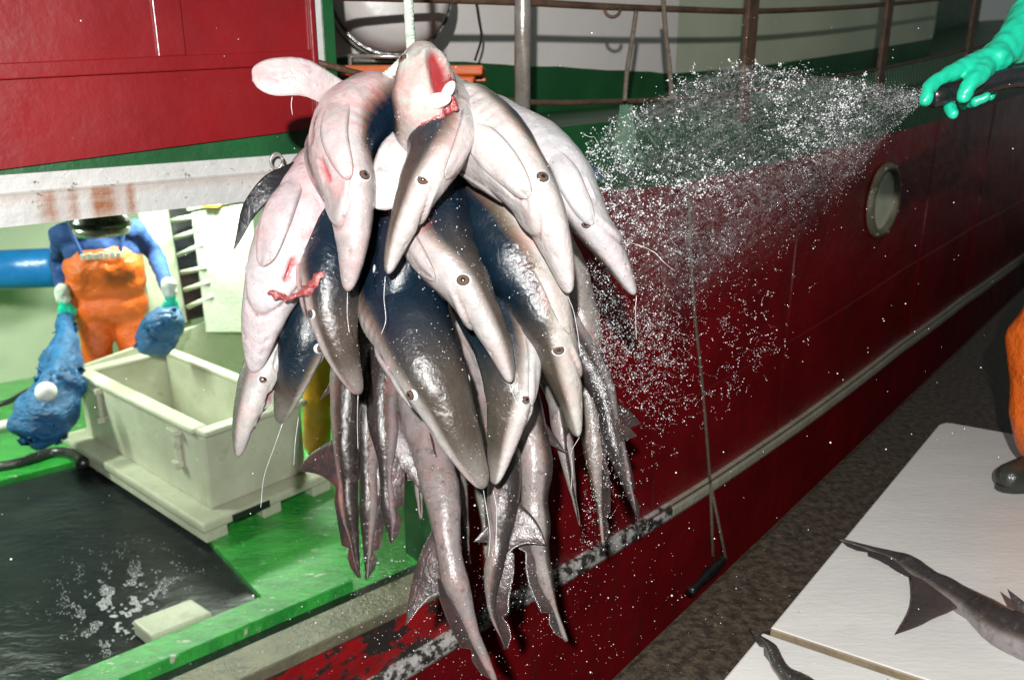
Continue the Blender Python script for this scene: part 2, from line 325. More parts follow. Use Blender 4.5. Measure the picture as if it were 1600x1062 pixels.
# ================================================================== THE FISHING BOAT
boat = thing('fishing_boat', 'red hulled fishing boat with green deck band and open working deck alongside the quay', 'fishing boat', (-0.8, 2.84, -2.2))
fG = interp([(s, z) for s, z in [HP(900, 300), HP(1040, 291), HP(1200, 257), HP(1400, 207), HP(1500, 178), HP(1590, 149)]])
fD = interp([HP(815, 205), HP(1165, 168), HP(1375, 140), HP(1500, 112), HP(1580, 84)])
fS = interp([HP(600, 1060), HP(778, 950), HP(876, 896), HP(1020, 810), HP(1100, 760), HP(1250, 658), HP(1400, 545), HP(1500, 472), HP(1590, 408)])
SO = .74   # forward end of the working-deck opening
BT = lambda s: 1.21 + .028 * s + .03
def srange(a, b_, st=.25):
    n = max(2, int((b_ - a) / st) + 1); return [a + (b_ - a) * i / (n - 1) for i in range(n)]
def sheet(name, a, b_, z0, z1, m, n=0, thick=.012, parent=boat, st=.2, zs=1):
    rows = []
    for s in srange(a, b_, st):
        zz = [(z0(s) if callable(z0) else z0), (z1(s) if callable(z1) else z1)]
        rows.append([H(s, zz[0], n), H(s, zz[1], n), H(s, zz[1], n + thick), H(s, zz[0], n + thick)])
    q = MB(); q.grid(rows, True, True); return q.build(name, m, parent)
sheet('hull', SO, 15, -2.35, fG, M['redhull'], thick=.05)
sheet('hull_plating', -6, SO, -2.35, lambda s: fS(s), M['redhull'], thick=.05)
sheet('sill_plating', -6, SO, lambda s: fS(s), -.785, M['redchip'], thick=.05)
sheet('deck_edge_band', SO, 15, fG, fD, M['green'], n=.002, thick=.05)
sheet('deck_edge_band', -6, SO, lambda s: 1.225 + .026 * s, lambda s: 1.335 + .05 * s if s < .15 else fD(s), M['green'], n=.006, thick=.05)
# rubbing strake: rounded bar with a dashed joint line
def strake(a, b_, m):
    q = MB(); rows = []
    for s in srange(a, b_, .12):
        z = fS(s); w_ = .052
        rows.append([H(s, z + w_, 0.02), H(s, z + w_ * .9, -.035), H(s, z + w_ * .4, -.05), H(s, z - w_ * .4, -.05), H(s, z - w_ * .9, -.035), H(s, z - w_, .02)])
    q.grid(rows, True, True); return q.build('rubbing_strake', m, boat, bevel=.004)
strake(2.3, 15, M['strake']); strake(-6, 2.295, M['strakerough'])
q = MB(); q.tube([H(s, fS(s) + .05, -.041) for s in srange(2.0, 13, .15)], .006, 6)
q.build('strake_weld', M['rust'], boat)
# sill, trough and coaming at the foot of the opening
def bar(name, a, b_, n0, n1, z0, z1, m, bevel=.006, st=.4):
    rows = [[H(s, z0, n0), H(s, z0, n1), H(s, z1(s) if callable(z1) else z1, n1), H(s, z1(s) if callable(z1) else z1, n0)] for s in srange(a, b_, st)]
    q = MB(); q.grid(rows, True, True); return q.build(name, m, boat, bevel=bevel)
bar('sill', -6, SO + .02, -.03, .15, -.80, -.742, M['sill'])
bar('waterway', -6, SO, .15, .36, -.95, -.86, M['black'])
bar('coaming', -6, .35, .36, .52, -.95, -.80, M['deckgreen'])
# opening jamb
bar('jamb', SO, SO + .05, .05, .5, -.9, lambda s: fG(s), M['green'])
# working deck
def slab(name, pts, z, m, thick=.05, zz=None):
    q = MB(); n = len(pts); v = [H(s, z, n_) for s, n_ in pts] + [H(s, z - thick, n_) for s, n_ in pts]
    q.add(v, [tuple(range(n)), tuple(range(2 * n - 1, n - 1, -1))] + [(i, n + i, n + (i + 1) % n, (i + 1) % n) for i in range(n)]); return q.build(name, m, boat)
slab('working_deck', [(-6, 2.83), (3.2, 2.83), (3.2, 6.5), (-6, 6.5)], -.87, M['deckgreen'])
slab('working_deck', [(.0, .36), (3.2, .36), (3.2, 2.83), (.0, 2.83)], -.87, M['deckgreen'])
slab('fish_hatch', [(-6, .5), (0, .5), (0, 2.83), (-6, 2.83)], -.90, M['dark'])
# pale inner bulkhead and fittings
sheet('inner_bulkhead', -6, 3.2, -.9, 1.25, M['creamgreen'], n=4.95, thick=.05)
for s in (-3.2, -1.9, -.9):
    q = MB(); q.hexa([H(s, -.87, 4.86), H(s + .07, -.87, 4.86), H(s + .07, -.87, 4.95), H(s, -.87, 4.95), H(s, 1.25, 4.86), H(s + .07, 1.25, 4.86), H(s + .07, 1.25, 4.95), H(s, 1.25, 4.95)])
    q.build('bulkhead_frame', M['creamgreen'], boat, bevel=.01)
q = MB(); rows = []
for s in srange(-6, 3.2): rows.append([H(s, 1.235, .06), H(s, 1.235, 5.0), H(s, 1.28, 5.0), H(s, 1.28, .06)])
q.grid(rows, True, True); q.build('shelter_deck', M['creamgreen'], boat)
# forward bulkhead of the working deck
q = MB(); rows = [[H(3.2, -.9, n_), H(3.2, 1.23, n_)] for n_ in (.05, 1, 2, 3, 5)]; q.grid(rows); q.build('inner_bulkhead', M['creamgreen'], boat)
# ledge along the inner bulkhead
bar('inner_ledge', -6, -.7, 4.5, 4.86, -.34, -.27, M['creamgreen'])
bar('inner_ledge', -6, -.9, 4.62, 4.86, .12, .18, M['creamgreen'])
# blue pipe
q = MB(); pa = PD(-160, 428, 6.1); pb = PD(84, 418, 6.3); q.tube([pa, pb], .155, 20); q.build('blue_pipe', M['pipe'], boat, smooth=True)
# ladder recess: a black slab for the shade inside, + rungs
def quad_box(name, corners_px, d, thick, m, parent=boat):
    f = [PD(x, y, d) for x, y in corners_px]; nrm = (f[1] - f[0]).cross(f[3] - f[0]).normalized()
    if nrm.dot(CT) > 0: nrm = -nrm
    q = MB(); q.hexa([*[p + nrm * thick for p in f], *f]); return q.build(name, m, parent, bevel=.008)
quad_box('doorway_shade_slab', [(262, 322), (300, 315), (330, 492), (292, 500)], 5.9, .05, M['black'])
q = MB()
for i in range(6):
    y = 345 + i * 27; x = 268 + i * 5; q.tube([PD(x, y, 5.8), PD(x + 40, y - 8 - (i % 3) * 5, 5.75)], .018, 8)
q.build('ladder_rung', M['creamgreen'], boat, smooth=True)
quad_box('pillar', [(215, 330), (262, 322), (292, 505), (236, 520)], 5.95, .1, M['creamgreen'])
# side panel of the superstructure
PB = lambda s: 1.30 + .095 * s
PE = .147
sheet('red_side_panel', -6, PE, PB, 2.7, M['red'], n=-.012, thick=.03, st=.4)
def pstrip(a, b_, z0, z1, nn=-.024, st=.4):
    rows = [[H(s, z0(s), nn), H(s, z1(s), nn), H(s, z1(s), -.011), H(s, z0(s), -.011)] for s in srange(a, b_, st)]
    q = MB(); q.grid(rows, True, True); return q.build('panel_stiffener', M['red'], boat, bevel=.004)
L2 = lambda s: 1.517 + .072 * s; L1 = lambda s: 1.563 + .075 * s
pstrip(-6, PE, L2, L1)
for a in (-3.9, -2.9, -1.95, -1.15, -.385): pstrip(a, a + .085, lambda s: L1(s) - .002, lambda s: 2.7, st=.03)
pstrip(PE - .02, PE, lambda s: PB(s), lambda s: 2.7, nn=-.03, st=.01)
# beam over the opening, with rust runs as its own staining
q = MB(); rows = []
Z = lambda s: 1.083 + .026 * s
prof = [(0, .06), (-.028, 0.0), (-.03, .004), (-.03, .085), (-.022, .092), (-.018, .098), (-.018, .14), (0, .146), (.05, .146), (.05, .0)]
prof = [(-.03, 0), (-.03, .03), (-.03, .055), (-.03, .085), (-.016, .094), (-.016, .118), (-.016, .143), (.06, .143), (.06, 0)]
ss = srange(-6, SO, .02)
for s in ss: rows.append([H(s, Z(s) + dz, n_) for n_, dz in prof])
q.grid(rows, True, True); o = q.build('white_beam', M['beam'], boat)
spots = [HP(x, 300)[0] for x in (70, 105, 158, 197)]; wid = [.022, .012, .030, .012]; st_ = [.55, .6, 1.2, .8]
spots += [-1.6, -2.3, -3.0]; wid += [.03, .015, .02]; st_ += [.8, .6, .8]
vals = np.zeros((len(o.data.vertices), 3)); n9 = len(prof)
for i, v in enumerate(o.data.vertices):
    s = ss[min(i // n9, len(ss) - 1)]; dz = prof[i % n9][1]
    if dz <= .09: vals[i] = min(1, sum(k * math.exp(-((s - a) / w_) ** 2) * 1.7 for a, w_, k in zip(spots, wid, st_))) * (.75 if dz < .03 else 1)
    if i % n9 == 3: vals[i] = max(vals[i][0], .35)
setcol(o.data, 'rust', vals)
# shackle at the beam end
q = MB(); c = PD(432, 252, 2.66); q.tube([c + CV(math.cos(a) * .02, math.sin(a) * .026, 0) for a in [i * math.pi / 8 for i in range(17)]], .005, 8); q.build('shackle', M['steel'], boat, smooth=True)
# white and green posts at the panel's end
def vpost(name, s, n, z0, z1, r, m, parent=boat, cols=14):
    q = MB(); q.tube([H(s, z0, n), H(s, z1, n)], r, cols); return q.build(name, m, parent, smooth=True)
q = MB(); q.hexa([H(PE + .005, 1.3, 0), H(PE + .042, 1.3, 0), H(PE + .042, 1.3, .05), H(PE + .005, 1.3, .05), H(PE + .005, 2.7, 0), H(PE + .042, 2.7, 0), H(PE + .042, 2.7, .05), H(PE + .005, 2.7, .05)]); q.build('white_post', M['white'], boat, bevel=.005)
q = MB(); q.hexa([H(PE + .044, 1.25, .01), H(PE + .094, 1.25, .01), H(PE + .094, 1.25, .07), H(PE + .044, 1.25, .07), H(PE + .044, 2.7, .01), H(PE + .094, 2.7, .01), H(PE + .094, 2.7, .07), H(PE + .044, 2.7, .07)]); q.build('green_post', M['green'], boat, bevel=.005)
# upper deck and deckhouse
rows = [[H(s, fD(s) if s > 1 else fD(1), .05), H(s, (fD(s) if s > 1 else fD(1)) + .0, 4.5)] for s in srange(PE, 15, .3)]
q = MB(); q.grid(rows); q.build('upper_deck', M['green'], boat)
NW = 1.05
cs, cz = HP(1055, 115, NW)
fB = interp([HP(560, 92, NW), HP(740, 98, NW), HP(900, 107, NW), (cs, cz)])
e2 = HP(1432, 62, NW - .12)
def wallstrip(name, a, b_, z0, z1, m, nf, thick=.04):
    rows = [[H(s, z0(s), nf(s)), H(s, z1(s), nf(s)), H(s, z1(s), nf(s) + thick), H(s, z0(s), nf(s) + thick)] for s in srange(a, b_, .15)]
    q = MB(); q.grid(rows, True, True); return q.build(name, m, boat)
one = lambda s: NW
wallstrip('deckhouse_wall', -.2, cs, lambda s: fB(s) + .012 * noise.noise(Vector((s * 9, 0, 0))), lambda s: 3.2, M['cream'], one)
wallstrip('deckhouse_skirting', -.2, cs, lambda s: 1.15, lambda s: fB(s) + .012 * noise.noise(Vector((s * 9, 0, 0))), M['green'], lambda s: NW - .003)
two = lambda s: NW - .06 * (s - cs)
fB2 = interp([(cs, cz), HP(1180, 104, NW - .05), HP(1320, 84, NW - .15), e2])
wallstrip('deckhouse_wall', cs, e2[0], lambda s: fB2(s), lambda s: 3.4, M['creamgreen'], two)  # greener tone from here forward paints in the angled wall's different light
wallstrip('deckhouse_skirting', cs, e2[0], lambda s: 1.2, lambda s: fB2(s), M['green'], lambda s: two(s) - .003)
# rounded forward end of the deckhouse
q = MB(); pe = H(e2[0], 0, two(e2[0])); rows = []
dirf = (H(e2[0], 0) - H(e2[0] - .1, 0)).normalized(); dn = (H(e2[0], 0, 1) - H(e2[0], 0, 0)).normalized()
for i in range(9):
    a = i / 8 * math.pi / 2; p = pe + dirf * (.5 * math.sin(a)) + dn * (.5 - .5 * math.cos(a)) ; rows.append([p + Vector((0, 0, fB2(e2[0]) + .25 * math.sin(a))), p + Vector((0, 0, 3.4))])
q.grid(rows); q.build('deckhouse_wall', M['creamgreen'], boat, smooth=True)
# dark forward bulwark mass beyond
wallstrip('forward_bulwark', e2[0] + .1, 15, lambda s: fD(s) - .1, lambda s: fD(s) + 1.6, M['green'], lambda s: 1.9)
# stanchions
def flatpost(px_top, px_bot, half, n, m, r=None):
    st_, zt = HP(*px_top, n); sb, zb = HP(*px_bot, n)
    if r: q = MB(); q.tube([H(sb, zb - .02, n), H(sb, zt + .5, n)], r, 18); return q.build('stanchion', m, boat, smooth=True)
    q = MB(); a, b_ = sb - half, sb + half; q.hexa([H(a, zb - .05, n), H(b_, zb - .05, n), H(b_, zb - .05, n + .03), H(a, zb - .05, n + .03), H(a, zt + .3, n), H(b_, zt + .3, n), H(b_, zt + .3, n + .03), H(a, zt + .3, n + .03)]); return q.build('stanchion', m, boat, bevel=.006)
flatpost((815, 0), (816, 212), .03, -.035, M['steel'], r=.034)
flatpost((1170, 0), (1166, 175), .05, -.02, M['rust'])
flatpost((1385, 0), (1376, 142), .05, -.02, M['rust'])
flatpost((1524, 0), (1512, 110), .065, -.02, M['rust'])
def rail(name, pxs, n, r, m):
    P = [H(*HP(x, y, n), n) for x, y in pxs]; q = MB(); q.tube(crv(P, 6), r, 10); return q.build(name, m, boat, smooth=True)
rail('top_rail', [(495, -6), (650, -2), (820, 4), (950, 11), (1060, 15), (1170, 18), (1290, 14), (1385, 7), (1470, -2), (1540, -12)], .02, .0155, M['rust'])
rail('lower_rail', [(495, 98), (600, 125), (700, 146), (830, 160), (950, 159), (1050, 155), (1160, 145), (1250, 130), (1400, 103), (1530, 73), (1590, 52)], .0, .012, M['rust'])
q = MB(); c = PD(957, 11, 3.62); q.tube([c + CV(math.cos(a) * .035, -.012 + math.sin(a) * .035, 0) for a in [math.pi * (1 + i / 10) for i in range(11)]], .008, 8); q.build('rail_hook', M['rust'], boat, smooth=True)
# netting under the lower rail
q = MB()
for i in range(90):
    f = i / 89; x = 1180 + f * 360; yt = np.interp(x, [1160, 1250, 1400, 1530], [145, 130, 103, 73]); yb = np.interp(x, [1160, 1375, 1500, 1580], [168, 142, 112, 86]) 
    a = H(*HP(x, yt, 0), -.004); b_ = H(*HP(x + 3, yb, 0), -.006); q.tube([a, b_], .0035, 4)
q.build('safety_net', M['net'], boat)
# porthole
ps, pz = HP(1376, 313)
q = MB(); q.cur = 0
ring = []
c0 = H(ps, pz, -.01); ud = (H(ps + .1, 0) - H(ps - .1, 0)).normalized(); od = Vector((ud.y, -ud.x, 0))
def circ(r, off, n=40): return [c0 + ud * (math.cos(2 * math.pi * i / n) * r) + Vector((0, 0, math.sin(2 * math.pi * i / n) * r * 1.02)) + od * off for i in range(n)]
PR = .235
q.grid([circ(PR * 1.16, 0), circ(PR * 1.16, .03), circ(PR * 1.05, .045), circ(PR * .95, .04), circ(PR * .9, .005)], True); pr = q.build('porthole', M['brass'] if 'brass' in M else M['sill'], boat, smooth=True)
q = MB(); q.add(circ(PR * .93, .006), [tuple(range(40))]); pc = q.build('deadlight_cover', M['portglass'], pr)
pc.matrix_parent_inverse = Matrix.Identity(4)
for k in range(8):
    q = MB(); a = math.pi * (k + .5) / 4; q.sphere(c0 + ud * (math.cos(a) * PR * 1.1) + Vector((0, 0, math.sin(a) * PR * 1.12)) + od * .038, .012, 8, 5); q.build('bolt', M['steel'], pr, smooth=True)
for s in (2.15, 3.55, 5.9, 7.6):
    q = MB(); q.tube([H(s, fS(s) + .06, .0), H(s, fG(s) - .01, .0)], .006, 6); q.build('plate_seam', M['redhull'], boat, smooth=True)
q = MB(); q.tube([H(s, fS(s) + .62 + .02 * s, .001) for s in srange(1.2, 14, .2)], .005, 6); q.build('plate_seam', M['redhull'], boat, smooth=True)

# ================================================================== LOOSE THINGS ON THE BOAT
# life-raft canister
c = PD(606, -8, 3.75); ax = (CV(.22, .0, 1)).normalized(); ax.z = 0; ax.normalize(); sd = ax.cross(Vector((0, 0, 1)))
raft = thing('liferaft_canister', 'rounded white canister strapped beside the green post above the sharks', 'life raft', c - Vector((0, 0, .3)))
def cyl_rings(prof, n=40):
    return [[c + ax * a + (sd * math.cos(2 * math.pi * i / n) + Vector((0, 0, 1)) * math.sin(2 * math.pi * i / n)) * r for i in range(n)] for a, r in prof]
q = MB(); q.grid(cyl_rings([(.36, .02), (.36, .14), (.34, .22), (.28, .255), (.2, .268), (.05, .272), (.045, .285), (-.045, .285), (-.05, .272), (-.25, .268), (-.33, .24), (-.36, .14), (-.36, .02)]), True, True); q.build('canister_shell', M['raft'], raft, smooth=True)
for a in (.17, -.17):
    q = MB(); n = 40; q.grid(cyl_rings([(a - .012, .272), (a - .012, .282), (a + .012, .282), (a + .012, .272)]), True); q.build('strap', M['black'], raft)
for sg in (-1, 1):
    q = MB(); q.tube([c + ax * .2 * sg + sd * .24 + Vector((0, 0, -.285)), c + ax * .2 * sg - sd * .24 + Vector((0, 0, -.285))], .010, 8); q.tube([c + ax * .2 * sg + sd * .2 + Vector((0, 0, -.28)), c + ax * .2 * sg + sd * .2 + Vector((0, 0, -.40))], .010, 8)
    q.build('cradle', M['steel'], raft, smooth=True)
# orange tub on the upper deck
tc0 = PD(651, 128, 3.55)
tub = thing('plastic_tub', 'orange plastic tub on the upper deck behind the open mouthed shark head', 'tub', tc0 - Vector((0, 0, .12)))
ud2 = CV(1, 0, 0)
def ringbox(c, hx, hy, z): return [c + Vector((sx * hx, sy * hy, z)) for sx, sy in ((-1, -1), (1, -1), (1, 1), (-1, 1))]
q = MB(); q.grid([ringbox(tc0, .24, .15, -.13), ringbox(tc0, .265, .17, .02), ringbox(tc0, .30, .20, .022), ringbox(tc0, .305, .205, .062), ringbox(tc0, .28, .18, .062), ringbox(tc0, .23, .14, -.12)], True, True); q.build('tub_body', M['tub'], tub, bevel=.008)
for sx in (-.28, .28): q = MB(); q.box(sx - .03, sx + .03, -.05, .05, .0, .015, Matrix.Translation(tc0)); q.build('handle', M['tub'], tub, bevel=.004)
# ropes hanging from the rail
def hang(name, label, pxs, d, r, m, group=None):
    q = MB(); P = crv([PD(x, y, d) for x, y in pxs], 6); q.tube(P, r, 8); o = q.build(name, m, None, smooth=True, origin=P[0]); return tag(o, label, 'rope', group)
hang('hanging_rope', 'old grey rope hanging slantwise from the rail, left one of the pair', [(994, 18), (988, 60), (980, 110), (976, 158)], 3.75, .011, M['oldrope'])
hang('hanging_rope', 'old grey rope hanging from the rail nearest the deckhouse corner', [(1036, -5), (1040, 50), (1046, 105), (1050, 156)], 3.85, .012, M['oldrope'])
hang('thin_cable', 'thin dark cable drooping down the white deckhouse wall', [(742, -10), (748, 30), (752, 60), (742, 95)], 4.1, .006, M['black'])
# frayed netting end hanging below the lower rail
q = MB(); base = PD(980, 165, 3.78)
for i in range(60):
    a = rng.normal(0, .018); b_ = rng.normal(0, .05); l = rng.uniform(.18, .34); q.tube(crv([base + CV(a, 0, rng.normal(0, .01)), base + CV(a * 1.3 + b_ * .3, -l * .5, .02), base + CV(a * 1.5 + b_, -l, .03)], 4), .0026, 4)
tag(q.build('net_tuft', M['net'], None, origin=base), 'frayed pale green net end hanging under the lower rail', 'netting')
# long rope with black fender on the hull side
fs = [HP(1079, 440, -.03), HP(1092, 560, -.04), HP(1104, 660, -.05), HP(1110, 760, -.09)]
P = crv([H(s, z, -.09) for s, z in [HP(1076, 300, -.09), HP(1083, 460, -.09), HP(1098, 610, -.09), HP(1110, 755, -.09)]], 8)
fen = thing('fender', 'black fender hanging on a long thin rope down the red hull', 'fender', P[-1])
q = MB(); q.tube(P, .008, 8); e = P[-1]; f1 = PD(1114, 868, 5.0); f2 = PD(1134, 872, 4.95); q.tube([e, e.lerp(f1, .5) , f1], .009, 8); q.tube([e, e.lerp(f2, .5), f2], .009, 8); q.build('lanyard', M['oldrope'], fen, smooth=True)
fa = PD(1128, 875, 4.95); fb = PD(1078, 925, 4.7); q = MB(); n = 10
q.tube([fa.lerp(fb, i / n) for i in range(n + 1)], [.014 + .022 * math.sin(math.pi * min(1, (i / n) * 1.3 + .05)) ** .5 if i < n * .75 else .03 for i in range(n + 1)], 18)
q.sphere(fa, .03); q.build('fender_body', M['black'], fen, smooth=True)
# the pale fish crate on its base
A8 = R(9); bx = Vector((math.cos(A8), math.sin(A8)))
def CF(a, b_, z):  # crate frame -> world
    s = .06 + a * math.cos(A8) - b_ * math.sin(A8); n = 1.38 + a * math.sin(A8) + b_ * math.cos(A8); return H(s, z, n) if s < 1.2 else H(1.2, z, n) + Vector((u0.x, u0.y, 0)) * (s - 1.2)
crate = thing('fish_crate', 'large pale open topped fish crate with latches standing on the green deck', 'crate', CF(.6, .8, -.87))
def cbox(q, a0, a1, b0, b1, z0, z1, ta=0, tb=0):
    q.hexa([CF(a0, b0, z0), CF(a1, b0, z0), CF(a1, b1, z0), CF(a0, b1, z0), CF(a0 - ta, b0 - tb, z1), CF(a1 + ta, b0 - tb, z1), CF(a1 + ta, b1 + tb, z1), CF(a0 - ta, b1 + tb, z1)])
LA, LB = .62, 1.60; T = .05
q = MB(); cbox(q, -.12, LA + .12, -.12, LB + .14, -.80, -.745)
q.build('base', M['crate'], crate, bevel=.015)
q = MB()
for a0, a1 in ((-.1, .03), (.25, .37), (LA - .03, LA + .1)): cbox(q, a0, a1, -.1, LB + .1, -.87, -.80)
q.build('skid', M['crate'], crate, bevel=.006)
q = MB(); zt = -.315
cbox(q, 0, LA, 0, T, -.745, zt); cbox(q, 0, LA, LB - T, LB, -.745, zt); cbox(q, 0, T, T, LB - T, -.745, zt); cbox(q, LA - T, LA, T, LB - T, -.745, zt + .001); cbox(q, T, LA - T, T, LB - T, -.745, -.72)
q.build('crate_wall', M['crate'], crate, bevel=.014)
q = MB()
for a in (.02,): cbox(q, a - .03, LA + .03, -.03, .07, zt, zt + .035); cbox(q, a - .03, LA + .03, LB - .07, LB + .03, zt, zt + .035); cbox(q, a - .05, a + .05, .07, LB - .07, zt, zt + .035); cbox(q, LA - .05, LA + .03, .07, LB - .07, zt, zt + .035)
q.build('rim', M['crate'], crate, bevel=.014)
q = MB(); q.hexa([CF(0, LB + .002, zt + .01), CF(1.35, LB + .002, zt - .35), CF(1.35, LB + .035, zt - .35), CF(0, LB + .035, zt + .01), CF(0, LB + .002, zt + .04), CF(1.35, LB + .002, zt + .21), CF(1.35, LB + .035, zt + .21), CF(0, LB + .035, zt + .04)]); q.build('back_board', M['crate'], crate, bevel=.006)
for b_ in (.28, 1.28):
    q = MB(); cbox(q, -.045, 0, b_ - .05, b_ + .05, zt - .05, zt - .015); cbox(q, -.03, 0, b_ - .018, b_ + .018, zt - .22, zt - .05); cbox(q, -.05, 0, b_ - .03, b_ + .03, zt - .25, zt - .21)
    lt = q.build('latch', M['crate'], crate, bevel=.006)
q = MB(); cbox(q, .05, .28, -.128, -.119, -.795, -.755); q.build('fork_slot', M['black'], crate)
# small pale slab by the coaming
slabo = MB(); c_ = [PZ(x, y, -.8) for x, y in ((205, 962), (298, 928), (332, 950), (236, 988))]
c_ = [Vector((p.x, p.y, 0)) for p in c_]
slabo.hexa([p + Vector((0, 0, -.898)) for p in c_] + [p + Vector((0, 0, -.82)) for p in c_])
tag(slabo.build('pale_block', M['crate'], None, bevel=.012, origin=c_[0] + Vector((0, 0, -.898))), 'small pale rectangular block lying on the dark wet hatch by the green coaming', 'block')
# white locker behind the crate
lk = thing('deck_locker', 'tall pale locker with slanted top standing behind the crate', 'locker', PD(350, 500, 6.0))
f = [PD(x, y, 5.75) for x, y in ((298, 330), (392, 312), (412, 520), (322, 520))]
dv = Vector((-.3, .9, 0)) * .5
q = MB(); q.hexa([f[3], f[2], f[2] + dv, f[3] + dv, f[0], f[1], f[1] + dv + Vector((0, 0, .1)), f[0] + dv + Vector((0, 0, .1))]); q.build('cabinet', M['locker'], lk, bevel=.01)
q = MB(); q.hexa([f[0] + Vector((-.02, -.02, 0)), f[1] + Vector((.02, -.02, 0)), f[1] + dv + Vector((.02, 0, .1)), f[0] + dv + Vector((-.02, 0, .1))] + [f[0] + Vector((-.02, -.02, .03)), f[1] + Vector((.02, -.02, .03)), f[1] + dv + Vector((.02, 0, .13)), f[0] + dv + Vector((-.02, 0, .13))]); q.build('lid', M['locker'], lk, bevel=.008)
q = MB(); y0 = f[0] + Vector((.16, -.01, .035)); q.box(-.06, .06, -.05, .05, 0, .012, Matrix.Translation(y0)); q.build('yellow_marker', M['yellowpaint'], lk)
# dark lamp hood hanging under the beam
hc = PD(158, 352, 4.6)
hood = thing('lamp_hood', 'dark metal lamp hood with silver rim hanging under the white beam', 'lamp', hc)
def lathe(c, prof, n=32): return [[c + Vector((math.cos(2 * math.pi * i / n) * r, math.sin(2 * math.pi * i / n) * r, z)) for i in range(n)] for r, z in prof]
q = MB(); q.grid(lathe(hc, [(.02, .62), (.03, .2), (.10, .12), (.165, .03), (.165, .0), (.155, .0), (.12, .05), (.02, .1)]), True, True); q.build('shade', M['black'], hood, smooth=True)
q = MB(); q.grid(lathe(hc, [(.14, -.055), (.15, -.03), (.15, .0), (.135, .0), (.13, -.055)]), True, True); q.build('rim', M['steel'], hood, smooth=True)
q = MB(); q.tube([hc + Vector((0, 0, .6)), hc + Vector((0, 0, 1.0))], .012, 8); q.build('cord', M['black'], hood)
# two working-deck tube lights, fixed under the shelter deck (they light the deck greenish white)
M['tube'] = bpy.data.materials.new('lit_tube'); M['tube'].use_nodes = True; tb = M['tube'].node_tree.nodes['Principled BSDF']; tb.inputs['Emission Color'].default_value = (.85, 1, .8, 1); tb.inputs['Emission Strength'].default_value = 6; tb.inputs['Base Color'].default_value = (.8, .8, .8, 1)
for s, n_ in ((-1.7, 2.9), (.9, 2.9)):
    a, b_ = H(s - .6, 1.17, n_), H(s + .6, 1.17, n_); c_ = a.lerp(b_, .5)
    t = thing('tube_light', 'long fluorescent tube light under the shelter deck ' + ('above the dark hatch' if s < 0 else 'above the crate'), 'light', c_ + Vector((0, 0, .06)), 'tube lights under the shelter deck')
    q = MB(); q.tube([a, b_], .018, 12); q.build('tube', M['tube'], t, smooth=True)
    q = MB(); d_ = (b_ - a).normalized() * .66; m_ = Vector((-d_.y, d_.x, 0)).normalized() * .05
    q.hexa([c_ - d_ - m_ + Vector((0, 0, .03)), c_ + d_ - m_ + Vector((0, 0, .03)), c_ + d_ + m_ + Vector((0, 0, .03)), c_ - d_ + m_ + Vector((0, 0, .03)), c_ - d_ - m_ + Vector((0, 0, .062)), c_ + d_ - m_ + Vector((0, 0, .062)), c_ + d_ + m_ + Vector((0, 0, .062)), c_ - d_ + m_ + Vector((0, 0, .062))]); q.build('housing', M['white'], t)
    al = lamp('tube_glow', 'AREA', c_ - Vector((0, 0, .03)), 82, (.86, 1, .82), shape='RECTANGLE', size=1.2, size_y=.12); al.rotation_euler = (0, 0, math.atan2(d_.y, d_.x)); al.parent = t; al.matrix_parent_inverse = Matrix.Translation(-t.location)

# ================================================================== SHARKS
def sstep(x, a, b_): t = min(1, max(0, (x - a) / (b_ - a))); return t * t * (3 - 2 * t)
WHITE = Vector((.49, .48, .47)); TAN = Vector((.15, .12, .085)); BLUE = Vector((.005, .015, .029)); BROWN = Vector((.066, .053, .042)); TAILD = Vector((.032, .026, .025)); TAILW = Vector((.17, .15, .145))
HPF = [(0, .004), (.005, .0115), (.013, .0175), (.03, .0245), (.06, .033), (.12, .048), (.24, .071), (.35, .086), (.48, .095), (.7, .098), (.9, .092)]
TPF = [(0, .003), (.1, .013), (.22, .025), (.34, .036), (.45, .043), (.65, .057), (.9, .080), (1.15, .110), (1.4, .13)]
def blade(q, cols, lead, trail, thick, ctop, cbot, nrm, m=10):
    """lens shaped fin between a leading and a trailing edge (equal point counts)"""
    n = len(lead); vs = []; cs_ = []
    for side in (1, -1):
        for i in range(n):
            for j in range(m + 1):
                f = j / m; u = i / (n - 1)
                p = Vector(lead[i]).lerp(Vector(trail[i]), f)
                t = thick * (math.sin(math.pi * min(1, f * .9 + .1)) ** .8 if 0 < f < 1 else (.35 if f == 0 else 0)) * (1 - u * .75)
                if i == n - 1: t *= .2
                wv = .006 * noise.noise(p * 14)
                vs.append(p + nrm * (side * t * .5 + wv)); cs_.append((ctop if side > 0 else cbot))
    k = len(q.v); q.v += [tuple(v) for v in vs]; W_ = m + 1; off = n * W_; c = 0
    for i in range(n - 1):
        for j in range(m):
            a = k + i * W_ + j; q.f.append((a, a + 1, a + 1 + W_, a + W_)); a += off; q.f.append((a, a + W_, a + 1 + W_, a + 1)); c += 2
    for i in range(n - 1):
        for j in (0, m):
            a = k + i * W_ + j; q.f.append((a, a + W_, a + W_ + off, a + off)); c += 1
    q.mi += [0] * c; cols += cs_
